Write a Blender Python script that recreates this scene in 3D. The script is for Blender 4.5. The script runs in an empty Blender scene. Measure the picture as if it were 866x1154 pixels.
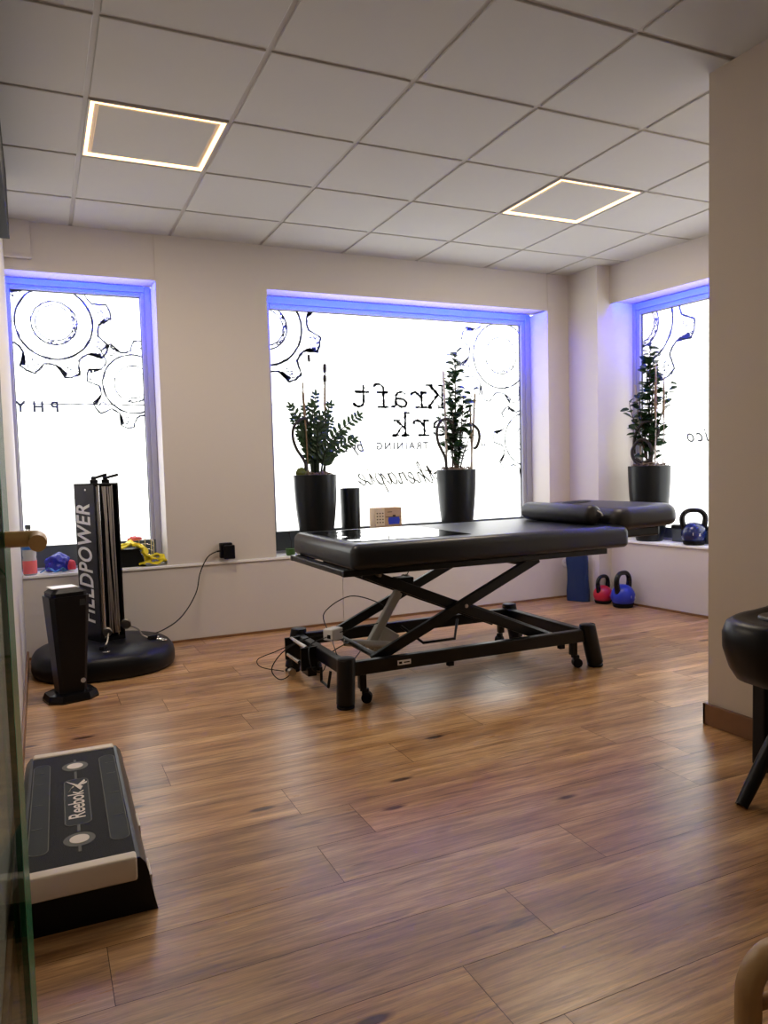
import bpy, bmesh, math, random
from mathutils import Vector, Matrix, Euler, noise
PI = math.pi
rnd = random.Random(7)
scn = bpy.context.scene
COL = scn.collection

# ------------------------------------------------------------------ materials
def mat(name, col=(0.8, 0.8, 0.8), rough=0.5, metal=0.0, spec=0.5, coat=0.0, bump=0.0, bscale=200.0,
        var=0.0, vscale=8.0, emit=None, estr=0.0, trans=0.0, coat_rough=0.05, sheen=0.0):
    m = bpy.data.materials.new(name); m.use_nodes = True
    nt = m.node_tree; b = nt.nodes['Principled BSDF']
    b.inputs['Base Color'].default_value = (*col, 1)
    b.inputs['Roughness'].default_value = rough
    b.inputs['Metallic'].default_value = metal
    b.inputs['Specular IOR Level'].default_value = spec
    b.inputs['Coat Weight'].default_value = coat
    b.inputs['Coat Roughness'].default_value = coat_rough
    b.inputs['Transmission Weight'].default_value = trans
    b.inputs['Sheen Weight'].default_value = sheen
    if emit:
        b.inputs['Emission Color'].default_value = (*emit, 1); b.inputs['Emission Strength'].default_value = estr
    tc = nt.nodes.new('ShaderNodeTexCoord')
    if var > 0:
        n = nt.nodes.new('ShaderNodeTexNoise'); n.inputs['Scale'].default_value = vscale; n.inputs['Detail'].default_value = 4
        nt.links.new(tc.outputs['Object'], n.inputs['Vector'])
        mx = nt.nodes.new('ShaderNodeMix'); mx.data_type = 'RGBA'
        mx.inputs[6].default_value = (*[c * (1 - var) for c in col], 1); mx.inputs[7].default_value = (*[min(1, c * (1 + var)) for c in col], 1)
        nt.links.new(n.outputs['Fac'], mx.inputs[0]); nt.links.new(mx.outputs[2], b.inputs['Base Color'])
    if bump > 0:
        n2 = nt.nodes.new('ShaderNodeTexNoise'); n2.inputs['Scale'].default_value = bscale; n2.inputs['Detail'].default_value = 3
        nt.links.new(tc.outputs['Object'], n2.inputs['Vector'])
        bp = nt.nodes.new('ShaderNodeBump'); bp.inputs['Strength'].default_value = bump; bp.inputs['Distance'].default_value = 0.002
        nt.links.new(n2.outputs['Fac'], bp.inputs['Height']); nt.links.new(bp.outputs['Normal'], b.inputs['Normal'])
    return m

def srgb(r, g, b):
    f = lambda c: (c / 255 / 12.92) if c / 255 <= 0.04045 else ((c / 255 + 0.055) / 1.055) ** 2.4
    return (f(r), f(g), f(b))

M = {}
M['wall'] = mat('wall_paint', (0.63, 0.585, 0.545), 0.7, bump=0.25, bscale=260, spec=0.3)
M['wall_warm'] = mat('wall_paint_warm_lit', (0.60, 0.52, 0.42), 0.7, bump=0.25, bscale=260, spec=0.3)  # warm lamplight tone put into this wall's colour
M['rear'] = mat('rear_paint', (0.30, 0.26, 0.22), 0.8)
M['tile'] = mat('ceiling_tile', (0.55, 0.54, 0.52), 0.85, bump=0.4, bscale=500, spec=0.2)
M['grid'] = mat('ceiling_grid', (0.46, 0.43, 0.41), 0.55, spec=0.3)
M['sill'] = mat('sill_white', (0.88, 0.88, 0.87), 0.35)
M['frame'] = mat('window_frame_white', (0.36, 0.36, 0.40), 0.45)
M['gasket'] = mat('window_gasket', (0.03, 0.03, 0.03), 0.6)
M['darkpanel'] = mat('window_dark_panel', (0.07, 0.085, 0.09), 0.4)
M['blackmetal'] = mat('black_powder_coat', (0.004, 0.0045, 0.005), 0.32, spec=0.3)
M['blackplastic'] = mat('black_plastic', (0.004, 0.004, 0.005), 0.38, spec=0.25)
M['blackgloss'] = mat('black_gloss', (0.004, 0.004, 0.005), 0.2, spec=0.25)
M['rubber'] = mat('black_rubber', (0.005, 0.005, 0.006), 0.7, spec=0.2)
M['leather'] = mat('black_vinyl', (0.006, 0.0075, 0.011), 0.33, bump=0.12, bscale=420, spec=0.45)
M['leather_brown'] = mat('dark_vinyl', (0.012, 0.010, 0.010), 0.40, bump=0.12, bscale=420, spec=0.4)
M['chrome'] = mat('chrome', (0.75, 0.74, 0.72), 0.18, metal=1)
M['steel'] = mat('brushed_steel', (0.45, 0.42, 0.38), 0.3, metal=1)
M['greymotor'] = mat('grey_motor', (0.42, 0.41, 0.36), 0.45)
M['whiteplastic'] = mat('white_plastic', (0.75, 0.73, 0.70), 0.4)
M['whiteprint'] = mat('white_print', (0.80, 0.80, 0.80), 0.5)
M['beigerubber'] = mat('beige_rubber', (0.70, 0.61, 0.50), 0.5)
M['pot'] = mat('pot_anthracite', (0.004, 0.006, 0.007), 0.33, var=0.2, spec=0.3)
M['moss'] = mat('dry_moss', (0.16, 0.11, 0.075), 0.9, var=0.4, vscale=40)
M['greenmoss'] = mat('green_moss', (0.09, 0.11, 0.02), 0.9, var=0.4, vscale=40)
M['bark'] = mat('bark', (0.05, 0.03, 0.02), 0.8, var=0.3, vscale=30)
M['vine'] = mat('dark_vine', (0.018, 0.013, 0.011), 0.7)
M['reed'] = mat('dry_reed', (0.22, 0.15, 0.09), 0.85, var=0.3, vscale=60)
M['palereed'] = mat('pale_stick', (0.45, 0.40, 0.36), 0.7)
def leafmat(name, a):
    m = mat(name, a, 0.35, var=0.45, vscale=14, spec=0.4)
    nt = m.node_tree; b = nt.nodes['Principled BSDF']
    tr = nt.nodes.new('ShaderNodeBsdfTranslucent'); tr.inputs['Color'].default_value = (a[0] * 2.2, a[1] * 2.4, a[2] * 1.0, 1)
    mx = nt.nodes.new('ShaderNodeMixShader'); mx.inputs[0].default_value = 0.12
    nt.links.new(b.outputs[0], mx.inputs[1]); nt.links.new(tr.outputs[0], mx.inputs[2])
    nt.links.new(mx.outputs[0], nt.nodes['Material Output'].inputs['Surface'])
    return m
M['leaf'] = leafmat('leaf_dark', (0.007, 0.018, 0.007))
M['leaf2'] = leafmat('leaf_green', (0.010, 0.030, 0.008))
M['cardboard'] = mat('cardboard', (0.42, 0.28, 0.16), 0.75)
M['cardpale'] = mat('cardboard_pale', (0.62, 0.52, 0.36), 0.75)
M['blue'] = mat('kettlebell_blue', (0.012, 0.035, 0.42), 0.35)
M['red'] = mat('kettlebell_red', (0.50, 0.012, 0.035), 0.35)
M['navy'] = mat('kettlebell_navy', (0.006, 0.016, 0.10), 0.25, coat=0.2)
M['bagblue'] = mat('bag_blue', (0.004, 0.024, 0.085), 0.40, bump=0.5, bscale=30)
M['bluefoil'] = mat('blue_fabric', (0.012, 0.020, 0.30), 0.35)
M['skyblue'] = mat('sky_blue_strap', (0.03, 0.16, 0.42), 0.6)
M['redfab'] = mat('red_fabric', (0.55, 0.03, 0.05), 0.6)
M['yellow'] = mat('yellow_band', (0.80, 0.66, 0.015), 0.5, bump=0.3, bscale=60)
M['coral'] = mat('coral', (0.85, 0.16, 0.15), 0.5)
M['bottle'] = mat('bottle_plastic', (0.85, 0.88, 0.90), 0.2, trans=0.5)
M['label'] = mat('bottle_label_blue', (0.03, 0.16, 0.50), 0.5)
M['basewood'] = mat('baseboard_wood', (0.20, 0.095, 0.04), 0.4, var=0.2, vscale=12)
M['lightwood'] = mat('birch_wood', (0.42, 0.25, 0.10), 0.4, var=0.12, vscale=9)
M['handlewood'] = mat('handle_beech', (0.90, 0.54, 0.22), 0.4, var=0.1, vscale=30)
M['deckrubber'] = mat('step_deck_rubber', (0.012, 0.012, 0.0115), 0.75, spec=0.25, bump=0.9, bscale=330)
M['decksmooth'] = mat('step_deck_smooth', (0.014, 0.017, 0.014), 0.65, spec=0.25)
M['deckline'] = mat('step_deck_line', (0.10, 0.10, 0.085), 0.7)
M['stepbody'] = mat('step_body_black', (0.003, 0.0035, 0.005), 0.4, spec=0.25)
M['bluemetal'] = mat('step_edge_plastic', (0.016, 0.024, 0.030), 0.36)
M['vinylsheet'] = mat('glossy_clear_vinyl', (0.02, 0.022, 0.025), 0.05, spec=1.0, coat=1.0, coat_rough=0.02)
M['led_warm'] = mat('led_warm', (0.9, 0.7, 0.4), 0.5, emit=(1.0, 0.60, 0.27), estr=3.4)
M['led_blue'] = mat('led_blue', (0.1, 0.1, 0.9), 0.5, emit=(0.004, 0.022, 1.0), estr=560.0)
M['cupgreen'] = mat('green_plant', (0.03, 0.10, 0.01), 0.5)  # plain green of the little cup

def film_mat():
    m = bpy.data.materials.new('frosted_pane'); m.use_nodes = True; nt = m.node_tree
    nt.nodes.remove(nt.nodes['Principled BSDF'])
    t = nt.nodes.new('ShaderNodeBsdfTransparent'); t.inputs[0].default_value = (0.97, 0.98, 0.97, 1)
    tl = nt.nodes.new('ShaderNodeBsdfTranslucent'); tl.inputs[0].default_value = (0.95, 0.96, 0.95, 1)
    mx = nt.nodes.new('ShaderNodeMixShader'); mx.inputs[0].default_value = 0.25
    nt.links.new(t.outputs[0], mx.inputs[1]); nt.links.new(tl.outputs[0], mx.inputs[2])
    nt.links.new(mx.outputs[0], nt.nodes['Material Output'].inputs['Surface'])
    return m
M['pane'] = film_mat()
def print_mat(name, col, a):
    m = bpy.data.materials.new(name); m.use_nodes = True; nt = m.node_tree
    b = nt.nodes['Principled BSDF']; b.inputs['Base Color'].default_value = (*col, 1); b.inputs['Roughness'].default_value = 0.6
    t = nt.nodes.new('ShaderNodeBsdfTransparent')
    mx = nt.nodes.new('ShaderNodeMixShader'); mx.inputs[0].default_value = a
    nt.links.new(t.outputs[0], mx.inputs[1]); nt.links.new(b.outputs[0], mx.inputs[2])
    nt.links.new(mx.outputs[0], nt.nodes['Material Output'].inputs['Surface'])
    return m
M['ink'] = print_mat('film_ink', (0.05, 0.07, 0.09), 1.0)
M['inklight'] = print_mat('film_ink_light', (0.12, 0.14, 0.14), 1.0)
M['inkolive'] = print_mat('film_ink_olive', (0.13, 0.12, 0.06), 1.0)
def glass_mat():
    m = bpy.data.materials.new('door_glass'); m.use_nodes = True; nt = m.node_tree
    nt.nodes.remove(nt.nodes['Principled BSDF'])
    t = nt.nodes.new('ShaderNodeBsdfTransparent'); t.inputs[0].default_value = (0.62, 0.66, 0.62, 1)
    g = nt.nodes.new('ShaderNodeBsdfGlossy'); g.inputs['Roughness'].default_value = 0.02; g.inputs[0].default_value = (0.9, 0.95, 0.9, 1)
    lw = nt.nodes.new('ShaderNodeFresnel'); lw.inputs[0].default_value = 1.15
    mx = nt.nodes.new('ShaderNodeMixShader')
    sc = nt.nodes.new('ShaderNodeMath'); sc.operation = 'MULTIPLY'; sc.inputs[1].default_value = 0.35; nt.links.new(lw.outputs[0], sc.inputs[0])
    nt.links.new(sc.outputs[0], mx.inputs[0]); nt.links.new(t.outputs[0], mx.inputs[1]); nt.links.new(g.outputs[0], mx.inputs[2])
    nt.links.new(mx.outputs[0], nt.nodes['Material Output'].inputs['Surface'])
    return m
M['glass'] = glass_mat()
M['glassedge'] = mat('glass_edge_green', (0.006, 0.17, 0.07), 0.25)  # daylight passing through the edge put into a flat green

def floor_mat():
    m = bpy.data.materials.new('oak_plank_floor'); m.use_nodes = True; nt = m.node_tree; L = nt.links
    b = nt.nodes['Principled BSDF']
    tc = nt.nodes.new('ShaderNodeTexCoord')
    at = nt.nodes.new('ShaderNodeAttribute'); at.attribute_name = 'plank'
    sep = nt.nodes.new('ShaderNodeSeparateColor'); L.new(at.outputs['Color'], sep.inputs[0])
    off = nt.nodes.new('ShaderNodeVectorMath'); off.operation = 'MULTIPLY_ADD'
    L.new(at.outputs['Color'], off.inputs[0]); off.inputs[1].default_value = (37, 53, 71); L.new(tc.outputs['Object'], off.inputs[2])
    def noise_n(scale, sx, sy, detail=6, dist=0.0, rough=0.6):
        mp = nt.nodes.new('ShaderNodeMapping'); mp.inputs['Scale'].default_value = (sx, sy, 1); L.new(off.outputs[0], mp.inputs['Vector'])
        n = nt.nodes.new('ShaderNodeTexNoise'); n.inputs['Scale'].default_value = scale; n.inputs['Detail'].default_value = detail
        n.inputs['Distortion'].default_value = dist; n.inputs['Roughness'].default_value = rough
        L.new(mp.outputs[0], n.inputs['Vector']); return n
    broad = noise_n(1.0, 1.3, 11, 3, 0.4)
    grain = noise_n(1.0, 4.0, 75, 8, 0.6, 0.65)
    fine = noise_n(1.0, 12, 260, 4, 0.0)
    dark = noise_n(1.0, 1.7, 26, 4, 1.2, 0.55)
    def ramp(src, stops):
        r = nt.nodes.new('ShaderNodeValToRGB'); e = r.color_ramp.elements
        e[0].position, e[0].color = stops[0][0], (*stops[0][1], 1); e[1].position, e[1].color = stops[-1][0], (*stops[-1][1], 1)
        for p, c in stops[1:-1]:
            k = e.new(p); k.color = (*c, 1)
        L.new(src, r.inputs[0]); return r
    c1 = ramp(broad.outputs['Fac'], [(0.28, (0.30, 0.140, 0.046)), (0.5, (0.52, 0.285, 0.112)), (0.72, (0.74, 0.46, 0.215))])
    g1 = ramp(grain.outputs['Fac'], [(0.32, (0.50, 0.46, 0.44)), (0.55, (1, 1, 1)), (0.8, (1.18, 1.15, 1.1))])
    d1 = ramp(dark.outputs['Fac'], [(0.27, (0.34, 0.27, 0.22)), (0.38, (1, 1, 1)), (1.0, (1, 1, 1))])
    f1 = ramp(fine.outputs['Fac'], [(0.3, (0.76, 0.74, 0.72)), (0.7, (1.10, 1.10, 1.10))])
    def mul(a, bb):
        x = nt.nodes.new('ShaderNodeMix'); x.data_type = 'RGBA'; x.blend_type = 'MULTIPLY'; x.inputs[0].default_value = 1
        L.new(a, x.inputs[6]); L.new(bb, x.inputs[7]); return x.outputs[2]
    mpk = nt.nodes.new('ShaderNodeMapping'); mpk.inputs['Scale'].default_value = (2.1, 7.5, 1); L.new(off.outputs[0], mpk.inputs['Vector'])
    vo = nt.nodes.new('ShaderNodeTexVoronoi'); vo.inputs['Scale'].default_value = 1.0; L.new(mpk.outputs[0], vo.inputs['Vector'])
    wob = nt.nodes.new('ShaderNodeMath'); wob.operation = 'MULTIPLY_ADD'; L.new(grain.outputs['Fac'], wob.inputs[0]); wob.inputs[1].default_value = -0.14; L.new(vo.outputs['Distance'], wob.inputs[2])
    k1 = ramp(wob.outputs[0], [(0.0, (0.16, 0.10, 0.07)), (0.015, (0.42, 0.32, 0.26)), (0.055, (1, 1, 1)), (1.0, (1, 1, 1))])
    d1 = type('o', (), {'outputs': [mul(d1.outputs[0], k1.outputs[0])]})
    col = mul(mul(mul(c1.outputs[0], g1.outputs[0]), d1.outputs[0]), f1.outputs[0])
    tone = nt.nodes.new('ShaderNodeMapRange'); L.new(sep.outputs[2], tone.inputs[0]); tone.inputs[3].default_value = 0.86; tone.inputs[4].default_value = 1.12
    vm = nt.nodes.new('ShaderNodeVectorMath'); vm.operation = 'SCALE'; L.new(col, vm.inputs[0]); L.new(tone.outputs[0], vm.inputs['Scale'])
    L.new(vm.outputs[0], b.inputs['Base Color'])
    rr = nt.nodes.new('ShaderNodeMapRange'); L.new(grain.outputs['Fac'], rr.inputs[0]); rr.inputs[3].default_value = 0.36; rr.inputs[4].default_value = 0.23
    L.new(rr.outputs[0], b.inputs['Roughness'])
    b.inputs['Specular IOR Level'].default_value = 0.6
    bp = nt.nodes.new('ShaderNodeBump'); bp.inputs['Strength'].default_value = 0.35; bp.inputs['Distance'].default_value = 0.0015
    L.new(grain.outputs['Fac'], bp.inputs['Height']); L.new(bp.outputs[0], b.inputs['Normal'])
    return m
M['floor'] = floor_mat()

# ------------------------------------------------------------------ geometry helpers
class MB:
    def __init__(s): s.bm = bmesh.new()
    def _xf(s, vs, mtx):
        if mtx is not None:
            for v in vs: v.co = mtx @ v.co
    def box(s, lo, hi, bevel=0.0, seg=2, mtx=None):
        vs = [s.bm.verts.new((x, y, z)) for x in (lo[0], hi[0]) for y in (lo[1], hi[1]) for z in (lo[2], hi[2])]
        F = [(0, 1, 3, 2), (4, 6, 7, 5), (0, 4, 5, 1), (2, 3, 7, 6), (0, 2, 6, 4), (1, 5, 7, 3)]
        fs = [s.bm.faces.new([vs[i] for i in f]) for f in F]
        allv = set(vs)
        if bevel > 0:
            es = list({e for f in fs for e in f.edges})
            r = bmesh.ops.bevel(s.bm, geom=es, offset=bevel, segments=seg, affect='EDGES', profile=0.5)
            allv = {v for v in vs if v.is_valid} | set(r['verts'])
        s._xf(allv, mtx); return s
    def grid(s, rings, closed=True, cap0=True, cap1=True):
        prev = None; first = None
        for ring in rings:
            vs = [s.bm.verts.new(p) for p in ring]
            if prev:
                n = len(vs)
                for i in range(n if closed else n - 1):
                    j = (i + 1) % n
                    try: s.bm.faces.new((prev[i], prev[j], vs[j], vs[i]))
                    except ValueError: pass
            else: first = vs
            prev = vs
        if cap0 and closed: s.bm.faces.new(list(reversed(first)))
        if cap1 and closed: s.bm.faces.new(prev)
        return s
    def tube(s, pts, r, seg=12, closed=False, caps=True):
        pts = [Vector(p) for p in pts]; n = len(pts)
        rs = r if isinstance(r, (list, tuple)) else [r] * n
        tang = []
        for i in range(n):
            if closed: t = pts[(i + 1) % n] - pts[i - 1]
            else: t = pts[min(i + 1, n - 1)] - pts[max(i - 1, 0)]
            tang.append(t.normalized() if t.length > 1e-9 else Vector((0, 0, 1)))
        up = Vector((0, 0, 1)) if abs(tang[0].z) < 0.9 else Vector((1, 0, 0))
        u = tang[0].cross(up).normalized(); rings = []
        for i in range(n):
            u = (u - tang[i] * u.dot(tang[i])); u = u.normalized() if u.length > 1e-6 else tang[i].orthogonal().normalized()
            w = tang[i].cross(u)
            rings.append([pts[i] + (u * math.cos(2 * PI * k / seg) + w * math.sin(2 * PI * k / seg)) * rs[i] for k in range(seg)])
        if closed: rings.append([v.copy() for v in rings[0]])
        s.grid(rings, True, caps and not closed, caps and not closed)
        if closed: bmesh.ops.remove_doubles(s.bm, verts=s.bm.verts, dist=1e-6)
        return s
    def lathe(s, prof, c=(0, 0, 0), seg=32, mtx=None, sx=1.0, sy=1.0):
        rings = []
        for r, z in prof:
            ring = [Vector((c[0] + sx * r * math.cos(2 * PI * k / seg), c[1] + sy * r * math.sin(2 * PI * k / seg), c[2] + z)) for k in range(seg)]
            if mtx is not None: ring = [mtx @ p for p in ring]
            rings.append(ring)
        return s.grid(rings, True, True, True)
    def prism(s, poly, z0, z1, mtx=None, axis='z', bevel=0.0):
        def P(a, b, c):
            p = {'z': Vector((a, b, c)), 'y': Vector((a, c, b)), 'x': Vector((c, a, b))}[axis]
            return mtx @ p if mtx is not None else p
        s.grid([[P(a, b, z0) for a, b in poly], [P(a, b, z1) for a, b in poly]]); return s
    def pad(s, x0, x1, y0, y1, z0, z1, rc, re, mtx=None, seg=8, eseg=6, re_b=None):
        """rounded slab: corner radius rc in plan, edge radius re on the top and re_b on the bottom"""
        re_b = re if re_b is None else re_b
        prof = [(re_b * (1 - math.sin(PI / 2 * k / eseg)), z0 + re_b * (1 - math.cos(PI / 2 * k / eseg))) for k in range(eseg + 1)]
        prof += [(re * (1 - math.cos(PI / 2 * k / eseg)), z1 - re + re * math.sin(PI / 2 * k / eseg)) for k in range(eseg + 1)]
        rings = []
        for d, z in prof:
            ring = []; R = max(rc - d, 0.002)
            for cx, cy, a0 in ((x1 - rc, y1 - rc, 0), (x0 + rc, y1 - rc, PI / 2), (x0 + rc, y0 + rc, PI), (x1 - rc, y0 + rc, 1.5 * PI)):
                for k in range(seg + 1):
                    a = a0 + PI / 2 * k / seg
                    p = Vector((cx + R * math.cos(a), cy + R * math.sin(a), z)); ring.append(mtx @ p if mtx is not None else p)
            rings.append(ring)
        return s.grid(rings)
    def quad(s, *pts):
        s.bm.faces.new([s.bm.verts.new(p) for p in pts]); return s
    def build(s, name, m, parent=None, smooth=False, autos=None):
        bmesh.ops.recalc_face_normals(s.bm, faces=s.bm.faces)
        me = bpy.data.meshes.new(name); s.bm.to_mesh(me); s.bm.free()
        mats = m if isinstance(m, (list, tuple)) else [m]
        for k in mats: me.materials.append(k)
        if smooth:
            for p in me.polygons: p.use_smooth = True
            try: me.set_sharp_from_angle(angle=math.radians(autos or 40))
            except Exception: pass
        o = bpy.data.objects.new(name, me); COL.objects.link(o)
        if parent is not None: o.parent = parent
        return o

def thing(name, label, cat, loc=(0, 0, 0), rz=0.0, group=None):
    o = bpy.data.objects.new(name, None); COL.objects.link(o); o.location = loc; o.rotation_euler = (0, 0, rz)
    o.empty_display_size = 0.05
    return tag(o, label, cat, group)
def tag(o, label, cat, group=None):
    o['label'] = label; o['category'] = cat
    if group: o['group'] = group
    return o
def struct(o): o['kind'] = 'structure'; return o
def spl(pts, n=6, closed=False):
    pts = [Vector(p) for p in pts]; out = []; N = len(pts)
    for i in range(N if closed else N - 1):
        p0 = pts[(i - 1) % N] if closed or i > 0 else pts[0]; p1 = pts[i]; p2 = pts[(i + 1) % N]
        p3 = pts[(i + 2) % N] if closed or i + 2 < N else pts[-1]
        for k in range(n):
            t = k / n
            out.append(0.5 * ((2 * p1) + (-p0 + p2) * t + (2 * p0 - 5 * p1 + 4 * p2 - p3) * t * t + (-p0 + 3 * p1 - 3 * p2 + p3) * t ** 3))
    if not closed: out.append(pts[-1])
    return out
def T3(x, y, z): return Matrix.Translation((x, y, z))
def RZ(a): return Matrix.Rotation(a, 4, 'Z')
def RX(a): return Matrix.Rotation(a, 4, 'X')
def RY(a): return Matrix.Rotation(a, 4, 'Y')

def text_mesh(name, body, mtx, m, parent, size=1.0, bold=0.0, shear=0.0, extrude=0.0, spacing=1.0, sx=1.0):
    """centred lettering from the built-in font, converted to a mesh"""
    cu = bpy.data.curves.new(name, 'FONT'); cu.body = body; cu.size = size; cu.offset = bold; cu.shear = shear
    cu.extrude = extrude; cu.space_character = spacing; cu.align_x = 'CENTER'; cu.align_y = 'CENTER'
    tmp = bpy.data.objects.new('tmp', cu); COL.objects.link(tmp)
    bpy.context.view_layer.update()
    dg = bpy.context.evaluated_depsgraph_get()
    me = bpy.data.meshes.new_from_object(tmp.evaluated_get(dg))
    bpy.data.objects.remove(tmp); bpy.data.curves.remove(cu)
    me.name = name; me.transform(mtx @ Matrix.Diagonal((sx, 1, 1, 1))); me.materials.clear(); me.materials.append(m)
    o = bpy.data.objects.new(name, me); COL.objects.link(o)
    if parent is not None: o.parent = parent
    return o

# ------------------------------------------------------------------ room constants
H = 2.779; YW = 5.256; XL = -0.127; GD = 0.25          # ceiling height, window wall, left wall, recess depth
TS = 0.625; GX0 = 0.2677; GY0 = 2.857                   # ceiling grid
SZ = 0.545; HZ = 2.475                                  # sill and head height
XP = 2.645; YP = 2.352                                  # partition face and end

# floor of separate planks in one mesh
def build_floor():
    bm = bmesh.new(); lay = bm.loops.layers.color.new('plank')
    PW = 0.2278; PLN = 1.38; y0 = 2.135 - PW * 18
    known = {}
    rowi = 0; y = y0
    offs = {17: 2.11, 18: 0.93, 19: 2.135, 20: 1.30, 21: 0.393, 22: 1.55, 23: 0.833, 24: 2.3, 25: 0.527}
    r = random.Random(3)
    while y < 5.35:
        off = offs.get(rowi, r.uniform(0, PLN)); x = off
        while x > -0.4: x -= PLN
        while x < 4.9:
            g = 0.0009
            vs = [bm.verts.new(p) for p in ((x + g, y + g, 0), (x + PLN - g, y + g, 0), (x + PLN - g, y + PW - g, 0), (x + g, y + PW - g, 0))]
            f = bm.faces.new(vs); c = (r.random(), r.random(), r.random(), 1)
            for l in f.loops: l[lay] = c
            f.material_index = 0; x += PLN
        y += PW; rowi += 1
    # base slab with dark joints under the planks
    vs = [bm.verts.new(p) for p in ((-0.5, -2.4, -0.0012), (4.95, -2.4, -0.0012), (4.95, 5.6, -0.0012), (-0.5, 5.6, -0.0012))]
    f = bm.faces.new(vs); f.material_index = 1
    vs2 = [bm.verts.new((v.co.x, v.co.y, -0.1)) for v in vs]
    for i in range(4):
        k = bm.faces.new((vs[i], vs[(i + 1) % 4], vs2[(i + 1) % 4], vs2[i])); k.material_index = 1
    me = bpy.data.meshes.new('floor'); bm.to_mesh(me); bm.free()
    me.materials.append(M['floor']); me.materials.append(mat('floor_joint', (0.05, 0.025, 0.012), 0.7))
    o = bpy.data.objects.new('floor', me); COL.objects.link(o); struct(o)
build_floor()

# ceiling: slab, grid and dropped tiles in one mesh
def build_ceiling():
    b = MB()
    bm = b.bm
    b.box((-0.5, -2.4, H + 0.008), (4.95, 5.6, H + 0.12))
    n0 = len(bm.faces)
    skip = {(0, 1), (4, 1)}
    for i in range(-2, 8):
        for j in range(-9, 5):
            if (i, j) in skip: continue
            g = 0.011
            x0 = GX0 + i * TS + g; x1 = x0 + TS - 2 * g; y0 = GY0 + j * TS + g; y1 = y0 + TS - 2 * g
            x0 = max(x0, -0.3); x1 = min(x1, 4.8); y1 = min(y1, YW + 0.1)
            if x1 <= x0 or y1 <= y0: continue
            b.box((x0, y0, H), (x1, y1, H + 0.010), bevel=0.0025, seg=1)
    for k, f in enumerate(bm.faces): f.material_index = 1 if k < n0 else 0
    bm.faces.ensure_lookup_table()
    o = b.build('ceiling', [M['tile'], M['grid']]); struct(o)
build_ceiling()

# walls
b = MB(); b.box((XL - 0.2, -2.4, 0), (XL, YW, H)); struct(b.build('wall_left', M['wall']))
b = MB(); b.box((-0.4, -2.35, 0), (4.9, -2.2, H)); struct(b.build('wall_rear', M['rear']))
W1 = (-0.183, 0.783); W2 = (1.556, 4.02)                     # window openings in the back wall
b = MB()
b.box((XL - 0.1, YW, 0), (4.75, YW + 0.27, SZ - 0.018))
b.box((W1[1], YW, SZ - 0.018), (W2[0], YW + 0.27, HZ)); b.box((W2[1], YW, SZ - 0.018), (4.75, YW + 0.27, HZ))
b.box((XL - 0.1, YW, HZ), (4.75, YW + 0.018, H)); b.box((XL - 0.1, YW + 0.018, HZ + 0.016), (4.75, YW + 0.27, H))
b.box((W1[1], YW - 0.004, HZ), (W2[0], YW, H))
b.box((W1[1], YW - 0.004, SZ), (W2[0], YW, HZ)); b.box((W2[1] - 0.001, YW - 0.004, SZ), (4.236, YW, H))
b.box((XL - 0.2, YW, 0.0), (W1[0], YW + 0.27, H))
# lower cladding panels with a seam
b.box((XL - 0.05, YW - 0.005, 0), (2.069, YW, SZ - 0.025)); b.box((2.073, YW - 0.005, 0), (4.5, YW, SZ - 0.025))
struct(b.build('wall_back', M['wall']))
# square column in the corner
b = MB(); b.box((4.236, 4.885, 0), (4.9, YW + 0.05, H)); struct(b.build('wall_column', M['wall']))
# right wall in its own slightly turned frame: s runs towards the camera, n outwards
A0 = Vector((4.367, 4.885, 0)); ang = math.atan2(0.094, 0.89)
RW = Matrix(((math.sin(ang), math.cos(ang), 0, A0.x), (-math.cos(ang), math.sin(ang), 0, A0.y), (0, 0, 1, 0), (0, 0, 0, 1)))  # (s,n,z)->world
b = MB()
SEND = 2.35
b.box((-0.02, 0, 0), (2.7, GD + 0.03, SZ - 0.035), mtx=RW)
b.box((SEND, 0, SZ - 0.035), (2.7, GD + 0.03, HZ), mtx=RW)
b.box((-0.02, 0, HZ), (2.7, 0.018, H), mtx=RW); b.box((-0.02, 0.018, HZ + 0.016), (2.7, GD + 0.03, H), mtx=RW)
struct(b.build('wall_right', M['wall']))
# partition beside the camera
b = MB(); b.box((XP, -2.3, 0), (4.9, YP, H)); struct(b.build('wall_partition', M['wall_warm']))
b = MB(); b.box((XP - 0.016, -2.3, 0), (XP, YP + 0.016, 0.095), bevel=0.003); b.box((XP - 0.016, YP, 0), (4.6, YP + 0.016, 0.095), bevel=0.003)
struct(b.build('baseboard_partition', M['basewood']))
b = MB(); b.box((XL, YW - 0.018, 0), (4.236, YW - 0.005, 0.016)); struct(b.build('baseboard_back', M['basewood']))
b = MB(); b.box((XL, -2.2, 0), (XL + 0.014, YW - 0.02, 0.06), bevel=0.003); struct(b.build('baseboard_left', M['basewood']))
b = MB(); b.box((0.0, -0.012, 0), (2.6, 0, 0.016), mtx=RW); struct(b.build('baseboard_right', M['basewood']))
# sill boards
b = MB(); b.box((XL, YW - 0.016, SZ - 0.018), (4.236, YW + 0.01, SZ), bevel=0.003); b.box((W1[0], YW, SZ - 0.018), (4.236, YW + GD + 0.01, SZ)); struct(b.build('trim_1', M['sill']))
b = MB(); b.box((0.0, -0.016, SZ - 0.035), (2.5, GD + 0.01, SZ - 0.017), bevel=0.003, mtx=RW); struct(b.build('trim_2', M['sill']))
SZR = SZ - 0.017
# cable duct cover in the top left corner
b = MB(); b.box((XL, YW - 0.030, 2.56), (0.028, YW - 0.004, H), bevel=0.003); b.box((XL, YW - 0.045, 2.545), (0.034, YW - 0.004, 2.562), bevel=0.003)
tag(b.build('cable_duct', M['wall']), 'beige box-shaped duct cover high in the far left corner above the window', 'duct')

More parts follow.
